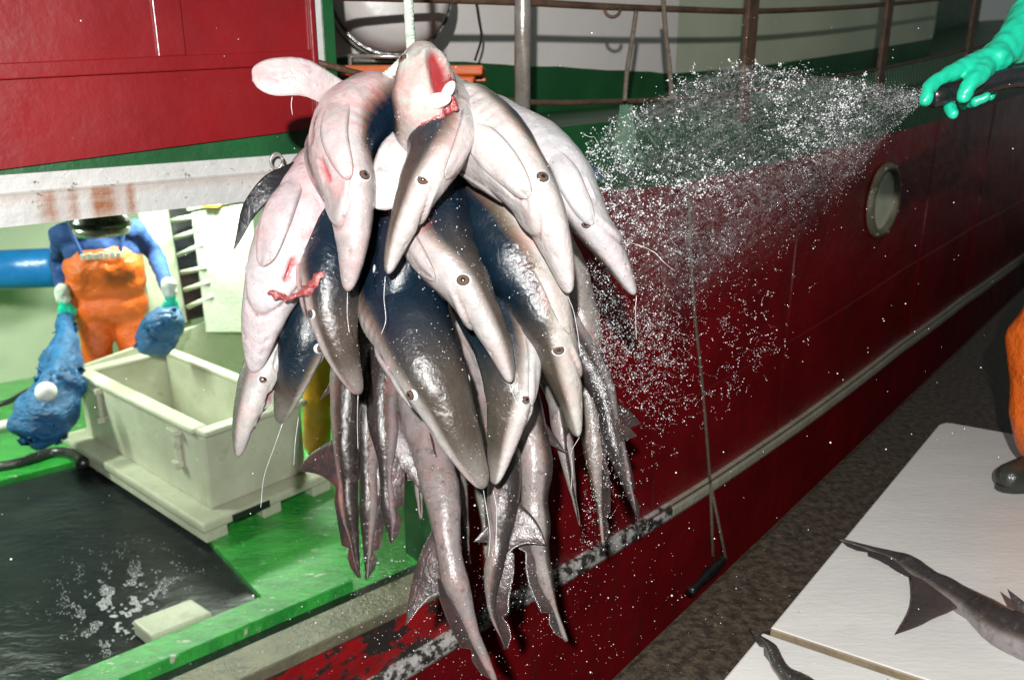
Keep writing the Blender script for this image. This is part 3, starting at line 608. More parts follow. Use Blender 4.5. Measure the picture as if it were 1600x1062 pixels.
def shark(label, cps, dors, sc=1.0, pink=.25, gore=(), marks=0.3, blunt=1.0, lobe=None, fins=(), darkb=0.15, pect=(1, 1), eyes=(1, -1), dark=1.25, seed=0, group='sharks hanging in the rope sling', fat=None, pd=(.43, .20), pphi=2.12, headdark=.35, mouth=True, tailvec=None, whited=.0, roll=0):
    P = [Vector(p) if not isinstance(p, tuple) or len(p) == 3 and isinstance(p[0], float) else PD(*p) for p in cps]
    C = crv(P, 40); Ls = [0]
    for a, b_ in zip(C, C[1:]): Ls.append(Ls[-1] + (b_ - a).length)
    L = Ls[-1]; La = np.array(Ls); Ca = np.array([tuple(v) for v in C])
    def pos(d): return Vector([float(np.interp(d, La, Ca[:, k])) for k in range(3)])
    # ring stations: dense on the head
    st = [0.0005, .003, .006, .010, .015]; d = .015
    while d < L - .004: d += (.0055 if d < .56 * sc else .018 if d < L - .4 else .012); st.append(min(d, L))
    st = [s for s in st if s <= L]
    NA = 56; frames = []; Nn = Vector(dors)
    for d in st:
        a = pos(max(d - .045, 0)); b_ = pos(min(d + .045, L)); t = (b_ - a).normalized()
        Nn = (Nn - t * Nn.dot(t)).normalized(); frames.append((pos(d), t, Nn.copy()))
    sta = np.array(st)
    if roll:
        frames = [(p, t, (Matrix.Rotation(roll * sstep(d, .6, 1.2), 3, t) @ n_)) for (p, t, n_), d in zip(frames, st)]
    def frame(d):
        i = int(np.searchsorted(sta, d)); i = min(max(i, 1), len(st) - 1); f = (d - st[i - 1]) / max(1e-6, st[i] - st[i - 1]); A, B = frames[i - 1], frames[i]
        return A[0].lerp(B[0], f), A[1].lerp(B[1], f).normalized(), A[2].lerp(B[2], f).normalized()
    fatf = interp(fat) if fat else (lambda d: 1)
    def rad(d):
        h = float(np.interp(d * blunt / sc, [p[0] for p in HPF], [p[1] for p in HPF])) * sc
        t = float(np.interp((L - d) / sc, [p[0] for p in TPF], [p[1] for p in TPF])) * sc
        return min(h, t) * fatf(d)
    sd_ = Vector((seed * 7.3, seed * 3.1, seed * 1.7))
    def surf(d, phi, off=0.0):
        p, t, N_ = frame(d); lat = t.cross(N_); r = rad(d); dd = d * blunt / sc
        fl = .80 + .22 * sstep(dd, .1, .5); c, s_ = math.cos(phi), math.sin(phi)
        y = c * r * fl * (1 if c > 0 else (.82 + .18 * sstep(dd, .15, .5)))
        x = math.copysign(abs(s_) ** .92, s_) * r
        v = lat * x + N_ * y; n_ = v.normalized() if v.length > 1e-7 else -t
        return p + v + n_ * off, n_
    q = MB(); rows = []; cols = []; mk = []
    for d in st:
        row = []; dd = d * blunt / sc; e = (L - d) / sc
        for j in range(NA):
            phi = 2 * math.pi * j / NA - math.pi; pv = math.pi - abs(phi); off = 0
            p, n_ = surf(d, phi)
            nv = noise.noise(p * 9 + sd_) ; off += (.0055 + .005 * sstep(dd, .3, .5)) * nv * sstep(d, .05, .3) + .0022 * noise.noise(p * 26 + sd_) * sstep(d, .05, .2)
            fold = noise.noise(Vector((p.x * 60, p.y * 60, p.z * 9)) + sd_); off += .0006 * fold * sstep(dd, .3, .5)
            g = 0; br = 0
            if mouth and pv < 1.25 and dd < .4:
                dm = .135 + .075 * (pv / 1.1) ** 2; x = (dd - dm); gr = math.exp(-(x / .0055) ** 2) * sstep(1.25 - pv, 0, .2)
                off -= .0085 * gr; off += .006 * math.exp(-((x - .025) / .02) ** 2) * sstep(1.2 - pv, 0, .4); br = max(br, .9 * gr); g = max(g, .25 * gr)
                nn_ = math.exp(-((dd - .082) / .006) ** 2 - ((pv - .75) / .12) ** 2); off -= .006 * nn_; br = max(br, nn_)
            ap = abs(phi)
            for k in range(5):
                x = dd - (.345 + .022 * k) + .012 * (ap - 1.6); gr = math.exp(-(x / .0035) ** 2) * sstep(ap, 1.25, 1.4) * (1 - sstep(ap, 1.75, 1.95)); off -= .0024 * gr; g = max(g, .22 * gr); br = max(br, .35 * gr)
            x = math.exp(-((dd - .228) / .034) ** 2 - ((ap - 1.47) / .33) ** 2); off += .003 * x
            for (gd, gp, rd, rp) in gore:
                ww = ((d - gd) / rd) ** 2 + ((((phi - gp + math.pi) % (2 * math.pi)) - math.pi) / rp) ** 2; ww += .5 * nv
                x = 1 - sstep(ww, .7, 1.15); off -= .016 * x; off += .004 * math.exp(-((ww - 1.3) / .3) ** 2); g = max(g, x)
            row.append(p + n_ * off)
            wob = .22 * noise.noise(Vector((d * 5, math.cos(phi) * 1.2, math.sin(phi) * 1.2)) + sd_)
            edge = dark + darkb * sstep(dd, .22, .40) - .12 * (1 - sstep(dd, .1, .35)) + wob
            m1 = 1 - sstep(ap, edge - .12, edge + .20); m2 = 1 - sstep(ap, edge - .34, edge - .04)
            hb = sstep(dd, headdark * .55, headdark * 1.15); tl = 1 - sstep(e, .50, 1.15)
            deep = BROWN.lerp(BLUE, hb); deep = deep.lerp(TAILD, tl); tan = (WHITE * .5 + TAN * .5).lerp(TAN, hb).lerp(TAILD * 1.5, tl * .7)
            wh = WHITE.lerp(TAILW, tl * .8)
            snout = 1 - sstep(dd, .02, .12)
            c = wh.lerp(tan, m1).lerp(deep, m2 * (1 - .55 * snout)); c = c.lerp(WHITE, whited)
            cols.append(tuple(c))
            pk = pink * (.5 + .9 * noise.noise(p * 4.5 + sd_ * 2)) * (1 - m2) + .25 * math.exp(-((dd - .42) / .12) ** 2) * (1 - m1) * pink * 2
            mk.append((g, max(0, min(1, pk)), max(br, .75 * tl, marks * 1.4 * max(0, noise.noise(p * 5 - sd_) + .25) * (1 - m2))))
        rows.append(row)
    q.grid(rows, True, True)
    finstart = len(cols)
    # folded pectorals hanging beside the gills
    for sg, on in ((1, pect[0]), (-1, pect[1])):
        if not on: continue
        jt = math.sin(seed * 4.7 + sg); d0, d1 = (pd[0] + .03 * jt) * sc / blunt, (pd[1] + .035 + .03 * jt) * sc / blunt; n = 22; m_ = 12; W_ = m_ + 1; vs = []; cc = []
        for side in (1, 0):
            for i in range(n):
                u = i / (n - 1); dd = d0 + (d1 - d0) * u; ce = sg * (pphi + .16 * math.sin(seed * 3.3) + (.12 + .3 * math.cos(seed * 1.9)) * u - .15 * u * u)
                hw = (.040 + .006 * math.cos(seed * 2.9)) * sc * max(.02, 1 - abs((u - .42) / .585) ** 2.4) ** .5
                for j in range(W_):
                    v = j / m_ * 2 - 1; phi = ce + v * hw / max(rad(dd), .03)
                    lift = -.012 + .0165 * sstep(u, 0, .45) + .004 * noise.noise(Vector((u * 3, v * 2, seed)))
                    edge = (1 - abs(v) ** 4) ** .5 * (1 - u ** 8)
                    p, n_ = surf(dd, phi, lift + (.006 * edge if side else -.006 * edge)); vs.append(p); cc.append(tuple(WHITE * ((.96 - .5 * abs(v) ** 10 - .3 * u ** 12) if side else .6)))
        k = len(q.v); q.v += [tuple(v) for v in vs]; off = n * W_; c = 0
        for i in range(n - 1):
            for j in range(m_):
                a = k + i * W_ + j; q.f.append((a, a + 1, a + 1 + W_, a + W_)); a += off; q.f.append((a, a + W_, a + 1 + W_, a + 1)); c += 2
            for j in (0, m_):
                a = k + i * W_ + j; q.f.append((a, a + W_, a + W_ + off, a + off)); c += 1
        for j in range(m_):
            a = k + (n - 1) * W_ + j; q.f.append((a, a + 1, a + 1 + off, a + off)); c += 1
        q.mi += [0] * c; cols += cc; mk += [(0, pink * .5, marks * .3)] * len(cc)
    # tail fin
    def tail_dir():
        p, t, N_ = frame(L - .3 * sc)
        if lobe is not None:
            v = PD(*lobe) if isinstance(lobe, tuple) else Vector(lobe); v = v - p; l = v.length; return v / l, l
        return (-N_), .17 * sc
    Dl, ll = tail_dir()
    p30, t30, N30 = frame(L - .3 * sc); Dp = (Dl - t30 * Dl.dot(t30)).normalized(); nb = t30.cross(Dp).normalized()
    # lower lobe
    A = [L - .39 * sc, L - .19 * sc]; a0, b0 = frame(A[0])[0] + Dp * .012, frame(A[1])[0]; tip = p30 + Dl * ll
    lead = [a0.lerp(tip, u) + (Dp * .020 - t30 * .006) * math.sin(math.pi * u) for u in [i / 9 for i in range(10)]]
    trail = [b0.lerp(tip, u) - (Dl - Dp * .2).normalized() * (.012 * math.sin(math.pi * u)) - t30 * .03 * math.sin(math.pi * u) ** 1.2 for u in [i / 9 for i in range(10)]]
    blade(q, cols, lead, trail, .016 * sc, tuple(TAILD * 1.5), tuple(TAILD * 1.5), nb)
    # upper lobe web
    es = [.25, .21, .17, .13, .095, .085, .06, .03, .005]; ws = [.030, .036, .036, .033, .030, .014, .022, .018, .004]
    lead = []; trail = []
    for e_, w_ in zip(es, ws):
        p, t, N_ = frame(L - e_ * sc); Dq = (Dp - t * Dp.dot(t)).normalized(); lead.append(p - Dq * .006); trail.append(p + Dq * w_ * 1.35 * sc)
    blade(q, cols, lead, trail, .012 * sc, tuple(TAILD * 1.2), tuple(TAILD * 1.2), nb)
    # second dorsal / free fins
    p, t, N_ = frame(L - .55 * sc); l_ = t.cross(N_)
    for sgn, dr in ((1, N_), (-1, -N_)):
        r = rad(L - .55 * sc); a0 = frame(L - .60 * sc)[0] + dr * r * .85; b0 = frame(L - .52 * sc)[0] + dr * r * .8; tip = p + t * .07 + dr * (r + .045)
        blade(q, cols, [a0.lerp(tip, i / 6) for i in range(7)], [b0.lerp(tip, i / 6) for i in range(7)], .010, tuple(TAILD * 1.4), tuple(TAILD * 1.4), l_, 5)
    nfix = len(cols)
    for fn in fins:      # (lead px list, trail px list, thickness, colour, colour back)
        le = crv([PD(*p) for p in fn[0]], 4); tr = crv([PD(*p) for p in fn[1]], 4)
        nf = (le[-1] - le[0]).cross(tr[len(tr) // 2] - le[0]).normalized()
        if nf.dot(CT) < 0: nf = -nf
        blade(q, cols, le, tr, fn[2], fn[3], fn[4], nf, 12)
    mk += [(0, pink * .2, 0)] * (nfix - len(mk)); mk += [(0, pink * .4 * (cols[i][0] > .2), (cols[i][0] > .2) * .75 * (.5 + noise.noise(Vector(q.v[i]) * 11)) ) for i in range(nfix, len(cols))]
    tn = Vector((1 + .04 * math.sin(seed * 2.1), 1 + .03 * math.sin(seed * 3.7), 1 + .04 * math.cos(seed * 1.3))) * (1 + .10 * math.sin(seed * 5.1)) * .95
    cols = [(c[0] * tn.x, c[1] * tn.y, c[2] * tn.z) for c in cols]
    root = thing('shark', label, 'shark', C[0], group)
    body = q.build('body', M['shark'], root, smooth=True)
    setcol(body.data, 'skin', np.array(cols)); setcol(body.data, 'marks', np.array(mk))
    for sg in eyes:
        d = .228 * sc / blunt; p, n_ = surf(d, sg * 1.44, -.0025); X = n_.to_track_quat('Z', 'Y').to_matrix(); s_ = min(sc, 1.1) * .80
        q = MB(); R_ = lambda r, z: [p + X @ Vector((math.cos(a) * r, math.sin(a) * r * .86, z)) * s_ for a in [2 * math.pi * i / 28 for i in range(28)]]
        q.grid([R_(.0235, -.004), R_(.0225, .0015), R_(.0195, .0045), R_(.0172, .0052)], True); q.cur = 1
        q.grid([R_(.0172, .0052), R_(.0150, .0066), R_(.0105, .0088)], True); q.cur = 2
        q.grid([R_(.0172, .0053), R_(.0160, .0063), R_(.0152, .0068)], True); q.grid([R_(.0062, .0104), R_(.0055, .0108), R_(.0001, .0112)], True); q.cur = 1; q.grid([R_(.0105, .0088), R_(.0062, .0102)], True)
        q.build('eye', [M['eye_white'], M['iris'], M['pupil']], root, smooth=True)
    return root, frame, surf
Wt = tuple(WHITE); Dk = (.012, .013, .015); Db = (.02, .05, .075)
HS = {}
HS['a'] = shark('upper left pale shark, snout straight down, one pectoral fin sticking out over the red panel',
  [(543, 455, 1.83), (549, 380, 1.82), (545, 305, 1.83), (533, 238, 1.86), (563, 186, 1.93), (628, 186, 2.08), (640, 230, 2.3), (590, 350, 2.42), (560, 520, 2.36), (543, 640, 2.3), (545, 780, 2.26), (562, 905, 2.24)],
  CV(.8, 0, -.6), 1.05, .75, marks=.25, seed=1, gore=[(.27, -2.95, .028, .10), (.36, -3.1, .05, .05)], pphi=2.3, headdark=.3, dark=1.15, darkb=.6,
  fins=[([(545, 135, 1.97), (485, 96, 1.91), (425, 92, 1.88), (396, 104, 1.87), (394, 124, 1.87)], [(530, 180, 1.97), (480, 152, 1.91), (430, 150, 1.88), (405, 140, 1.87), (394, 126, 1.87)], .022, Wt, Wt)])
HS['b'] = shark('shark head pointing up at the top of the bundle beside the rope, mouth torn open',
  [(672, 74, 1.86), (668, 120, 1.80), (666, 175, 1.80), (676, 235, 1.96), (700, 300, 2.25), (720, 450, 2.5), (740, 650, 2.5), (760, 850, 2.45), (765, 940, 2.45)],
  CV(-.75, 0, -.66), 1.0, .55, marks=.6, blunt=2.1, seed=2, gore=[(.125, -2.85, .045, .50)], eyes=(1, -1), pect=(0, 0), fat=[(0, 1.15), (.05, 1.22), (.13, 1.0), (.2, .8), (.4, .75)])
HS['c'] = shark('foremost shark with grey flank and dark eye, snout down left beside the red gill cut',
  [(606, 428, 1.79), (624, 372, 1.78), (652, 308, 1.77), (682, 245, 1.79), (694, 195, 1.86), (682, 170, 2.0), (650, 200, 2.25), (605, 350, 2.45), (580, 560, 2.38), (574, 700, 2.33), (576, 800, 2.3), (573, 905, 2.28)],
  CV(-.97, -.2, .12), .92, .3, marks=.25, seed=3, dark=1.35, darkb=.3, fins=[([(628, 195, 1.88), (598, 225, 1.85), (582, 265, 1.84), (575, 300, 1.84), (585, 324, 1.84), (598, 328, 1.84)], [(668, 205, 1.88), (658, 240, 1.85), (648, 270, 1.84), (640, 300, 1.84), (622, 322, 1.84), (600, 328, 1.84)], .035, Wt, Wt)])
HS['d'] = shark('white bellied shark with the longest red gill cut, snout down right near the top',
  [(889, 458, 1.84), (868, 388, 1.82), (835, 312, 1.81), (786, 245, 1.84), (728, 200, 1.93), (682, 200, 2.1), (665, 270, 2.3), (725, 450, 2.4), (800, 600, 2.34), (832, 700, 2.27), (836, 800, 2.24), (852, 900, 2.24), (885, 1000, 2.24)],
  CV(.8, .45, -.30), 1.08, .2, marks=.2, seed=4, gore=[(.295, -2.72, .062, .13)], dark=1.12, pphi=2.2)
HS['e'] = shark('outermost shark on the right, thin white snout pointing down right beside the spray',
  [(992, 460, 1.97), (962, 402, 1.95), (918, 335, 1.94), (868, 268, 1.96), (808, 225, 2.03), (740, 205, 2.18), (720, 270, 2.38), (850, 450, 2.42), (930, 590, 2.36), (958, 680, 2.32), (980, 760, 2.3), (997, 812, 2.3)],
  CV(-.75, -.55, -.3), .92, .2, marks=.15, seed=5, gore=[(.27, 2.25, .028, .22)], dark=1.0,
  fins=[([(735, 158, 2.06), (770, 162, 2.03), (805, 188, 2.0), (838, 222, 1.98), (846, 228, 1.98)], [(720, 176, 2.06), (755, 190, 2.03), (790, 215, 2.0), (828, 232, 1.98), (846, 230, 1.98)], .02, Wt, Wt),
        ([(880, 232, 2.1), (905, 243, 2.1), (930, 262, 2.1), (942, 280, 2.1)], [(870, 262, 2.1), (895, 272, 2.1), (920, 280, 2.1), (940, 282, 2.1)], .015, Db, Db)])
HS['f'] = shark('central shark with white jaw, blue back and brown eye, snout over the largest dark shark',
  [(798, 597, 1.87), (772, 528, 1.85), (730, 455, 1.85), (688, 388, 1.89), (665, 315, 2.0), (655, 245, 2.2), (695, 350, 2.42), (770, 600, 2.38), (786, 740, 2.2), (780, 850, 2.14), (768, 940, 2.12), (791, 1016, 2.12)],
  CV(.82, .5, .05), 1.08, .3, marks=.2, seed=6, gore=[(.345, -2.45, .045, .09)], dark=1.3, darkb=.45, lobe=(852, 850, 2.12))
HS['g'] = shark('long shark with blue white rimmed eye, snout reaching lowest on the right side',
  [(903, 682, 1.98), (888, 605, 1.97), (862, 520, 1.96), (828, 440, 1.97), (782, 370, 2.0), (730, 300, 2.12), (705, 230, 2.28), (800, 300, 2.45), (890, 450, 2.45), (915, 600, 2.4), (930, 720, 2.36), (942, 850, 2.34)],
  CV(-.95, -.25, .1), 1.0, .3, marks=.2, seed=7, dark=1.4, darkb=.4)
HS['h'] = shark('largest shark low in the bundle, dark blue back to the camera, pointed grey snout',
  [(757, 762, 1.88), (722, 690, 1.87), (684, 605, 1.88), (650, 530, 1.93), (622, 445, 2.04), (635, 310, 2.22), (650, 225, 2.35), (625, 300, 2.5), (645, 550, 2.42), (672, 690, 2.26), (692, 790, 2.14), (706, 890, 2.08), (738, 985, 2.06), (774, 1064, 2.05)],
  CV(.55, .25, .8), 1.16, .3, marks=.3, seed=8, dark=1.42, lobe=(634, 976, 2.08), headdark=.34)
HS['i'] = shark('shark with orange glinting eye, snout pressed beside the snout of the largest one',
  [(772, 756, 1.97), (785, 690, 1.96), (798, 612, 1.96), (786, 530, 2.0), (745, 430, 2.12), (700, 330, 2.25), (675, 240, 2.4), (760, 350, 2.52), (855, 560, 2.44), (878, 660, 2.4), (888, 730, 2.38), (906, 822, 2.36)],
  CV(-.75, 0, .62), .95, .25, marks=.2, seed=9, dark=1.2, gore=[(.26, 2.4, .03, .12)])
HS['j'] = shark('thick white belly showing shark at the left edge with a black fin curving out',
  [(396, 582, 2.0), (408, 508, 1.98), (432, 430, 1.97), (462, 360, 2.0), (520, 285, 2.1), (600, 225, 2.25), (650, 260, 2.42), (622, 450, 2.42), (598, 590, 2.32), (601, 690, 2.27), (604, 760, 2.25), (612, 850, 2.25)],
  CV(.1, .1, -1), 1.12, .6, marks=.55, seed=10, gore=[(.27, -2.55, .03, .10)], lobe=(668, 786, 2.25), eyes=(1, -1), pd=(.46, .22), pphi=2.5, pect=(1, 0),
  fins=[([(470, 250, 2.02), (425, 268, 1.97), (392, 298, 1.95), (374, 335, 1.95), (364, 388, 1.95)], [(478, 300, 2.02), (440, 302, 1.97), (410, 325, 1.95), (386, 356, 1.95), (366, 389, 1.95)], .014, Dk, Dk)])
HS['k'] = shark('lowest small head at the left with pale ringed eye and bloody torn jaw',
  [(372, 713, 2.05), (382, 664, 2.04), (402, 604, 2.05), (430, 545, 2.1), (475, 450, 2.2), (540, 330, 2.3), (620, 240, 2.4), (610, 400, 2.52), (640, 620, 2.46), (652, 720, 2.42), (658, 810, 2.4)],
  CV(-.85, 0, .45), .88, .7, marks=.4, seed=11, gore=[(.19, 2.45, .055, .26), (.10, 2.7, .012, .3)], dark=.9, whited=.25)
HS['l'] = shark('dark backed shark between the thick white shark and the pink cheeked one, snout down left',
  [(436, 660, 2.08), (455, 596, 2.05), (478, 520, 2.05), (505, 440, 2.1), (560, 330, 2.2), (630, 240, 2.35), (655, 400, 2.55), (690, 600, 2.55), (715, 750, 2.5), (735, 880, 2.5)],
  CV(-.42, .1, .88), .98, .2, marks=.1, seed=12, dark=1.5, headdark=.15)
HS['m'] = shark('slim shark with a pink cheek and brown back hanging under the big upper left shark',
  [(562, 616, 1.96), (538, 560, 1.94), (522, 500, 1.94), (518, 430, 1.97), (535, 330, 2.08), (590, 240, 2.25), (640, 240, 2.42), (700, 400, 2.56), (745, 650, 2.52), (795, 850, 2.48)],
  CV(.6, .2, .78), .92, .9, marks=.1, seed=13, dark=1.45, headdark=.3)
HS['n'] = shark('short dark snout in the gap at the middle of the bundle, back to the camera',
  [(600, 547, 1.93), (610, 490, 1.92), (622, 425, 1.93), (640, 345, 2.0), (662, 260, 2.15), (680, 240, 2.35), (705, 450, 2.56), (795, 700, 2.54), (845, 880, 2.5)],
  CV(-.1, 0, 1), .85, .1, marks=.05, seed=14, dark=1.75, headdark=.1)
# torn mouth of the upward head: cartilage plate and flesh
rt = HS['b'][0]; c_ = PD(684, 150, 1.895)
q = MB(); q.sphere(PD(682, 158, 1.725), .027, 20, 12, (1.25, .45, .62), Matrix.Rotation(R(-14), 3, 'Y')); q.sphere(PD(700, 142, 1.735), .017, 16, 10, (.7, .45, 1.4), Matrix.Rotation(R(35), 3, 'Y')); q.build('jaw_cartilage', M['cart'], rt, smooth=True)
fl_ = []
for i in range(26):
    a = rng.uniform(0, 1); x = 690 - 18 * a + rng.normal(0, 7); y = 165 + 22 * a + rng.normal(0, 6); p_ = PD(x, y, 1.742); fl_.append(([p_, p_ + CV(rng.normal(0, .006), rng.normal(-.006, .01), 0)], [rng.uniform(.003, .007)] * 2))
for i in range(14):
    p_ = PD(702 + rng.normal(0, 5), 148 + rng.normal(0, 18), 1.75); fl_.append(([p_, p_ + CV(rng.normal(0, .004), rng.normal(-.012, .01), 0)], [rng.uniform(.004, .008)] * 2))
fuse('torn_flesh', fl_, M['gore'], rt, .0032, 2, lump=.002, lscale=120)
# gore knot on the left shark
fl_ = []
for i in range(34):
    t_ = i / 33; p_ = PD(506 - 78 * t_ + rng.normal(0, 2), 432 + 32 * math.sin(t_ * 2.4) + rng.normal(0, 2.5), 1.895 + .01 * t_); fl_.append(([p_, p_ + CV(-.012, rng.normal(-.002, .003), 0)], [(.011 if t_ < .25 else .0045) * rng.uniform(.6, 1.1)] * 2))
fuse('torn_flesh', fl_, M['gore'], HS['j'][0], .003, 2, lump=.002, lscale=120)
# sling rope: three twisted strands
def twisted(name, label, pts, r, m, parent=None, cat='rope', pitch=.035):
    C = crv([PD(*p) for p in pts], 16); Ls = [0]
    for a, b_ in zip(C, C[1:]): Ls.append(Ls[-1] + (b_ - a).length)
    n = int(Ls[-1] / .004); La = np.array(Ls); Ca = np.array([tuple(v) for v in C]); q = MB()
    S_ = np.linspace(0, Ls[-1], n); P = [Vector([float(np.interp(s, La, Ca[:, k])) for k in range(3)]) for s in S_]
    for k in range(3):
        path = []; N_ = (P[1] - P[0]).orthogonal().normalized()
        for i, p in enumerate(P):
            t = (P[min(i + 1, n - 1)] - P[max(i - 1, 0)]).normalized(); N_ = (N_ - t * N_.dot(t)).normalized(); B = t.cross(N_)
            a = 2 * math.pi * (S_[i] / pitch / 1.0 + k / 3); path.append(p + (N_ * math.cos(a) + B * math.sin(a)) * r * .5)
        q.tube(path, r * .56, 9)
    o = q.build(name, m, parent, smooth=True, origin=(P[0] if not parent else None))
    return tag(o, label, cat) if not parent else o
sl = thing('sling_rope', 'wet white and green twisted rope from above, tied round the shark bundle', 'rope', PD(640, 70, 2.0))
twisted('fall', None, [(633, -160, 2.02), (637, -20, 2.0), (640, 40, 1.98), (643, 78, 1.95), (650, 130, 1.95)], .0125, M['rope'], sl)
twisted('loop', None, [(650, 70, 1.96), (632, 94, 1.94), (606, 118, 1.93), (560, 150, 2.08), (560, 230, 2.3), (640, 260, 2.5), (740, 240, 2.45), (800, 215, 2.2), (775, 190, 2.03), (735, 162, 1.99), (690, 130, 2.0), (660, 90, 2.02)], .0125, M['rope'], sl)
bpy.context.view_layer.update()

# ================================================================== BOARDS ON THE QUAY AND THE SHARKS LYING ON THEM
def flat(name, pts, z0, z1, m, label, cat, edge=None, bev=.006):
    org = Vector((pts[0].x, pts[0].y, z0)); q = MB(); n = len(pts)
    q.add([Vector((p.x, p.y, z1)) for p in pts] + [Vector((p.x, p.y, z0)) for p in pts], [tuple(range(n))]); q.f.append(tuple(range(2 * n - 1, n - 1, -1))); q.mi.append(0)
    for i in range(n): q.f.append((i, n + i, n + (i + 1) % n, (i + 1) % n)); q.mi.append(1)
    return tag(q.build(name, [m, edge or m], None, bevel=bev, origin=org), label, cat)
bA, bB = PZ(1470, 658, .03), PZ(1203, 981, .03); sv = (PZ(1452, 1064, .03) - bB).normalized(); rv = (PZ(1596, 678, .03) - PZ(1500, 661, .03)).normalized()
ab = (bA - bB).normalized()
flat('plastic_board', [bB, bB + sv * 1.5, bA + rv * 1.6, bA + rv * .05, bA + rv * .02 - ab * .006, bA - ab * .05 + rv * .003, ], .001, .032, M['board'], 'large white plastic board under the worker\'s black boot and the forked shark tail', 'board', M['boardedge'])
b2 = bB - ab * .018 + rv * -.012
flat('plastic_board', [b2, b2 + sv * 1.5, b2 + sv * 1.5 - ab * 1.6, b2 - ab * 1.6], .001, .024, M['board'], 'second white plastic board butted against the first in the bottom corner', 'board', M['boardedge'])
def G3(x, y, z=.05): v = PZ(x, y, z); return v
dirv = (G3(1600, 1000) - G3(1455, 915)).normalized()
e0 = G3(1600, 992); cp = [e0 + Vector((1.05, -.55, .05)), e0 + Vector((.85, -.55, .06)), e0 + Vector((.62, -.50, .09)), e0 + Vector((.38, -.38, .09)), e0 + Vector((.18, -.2, .05)), G3(1600, 992, .075), G3(1520, 945, .06), G3(1455, 908, .05), G3(1400, 872, .045), G3(1312, 842, .04)]
BG = 'sharks lying on the white boards'
shark('grey shark lying on the large white board, forked tail reaching toward the boat', [Vector(p) for p in cp], Vector((0.35, .55, .75)), 1.12, .1, marks=.1, seed=20, lobe=G3(1398, 992, .045), dark=1.7, group=BG)
e1 = G3(1236, 1064, .05)
cp = [e1 + Vector((1.0, -.95, .02)), e1 + Vector((.85, -.9, .05)), e1 + Vector((.62, -.8, .07)), e1 + Vector((.38, -.60, .06)), e1 + Vector((.15, -.28, .04)), G3(1240, 1064, .05), G3(1205, 1012, .055), G3(1172, 982, .05)]
shark('shark whose dark tail end reaches over the near corner of the second board', [Vector(p) for p in cp], Vector((0, .2, 1)), .78, .1, marks=.1, seed=21, dark=1.8, group=BG)

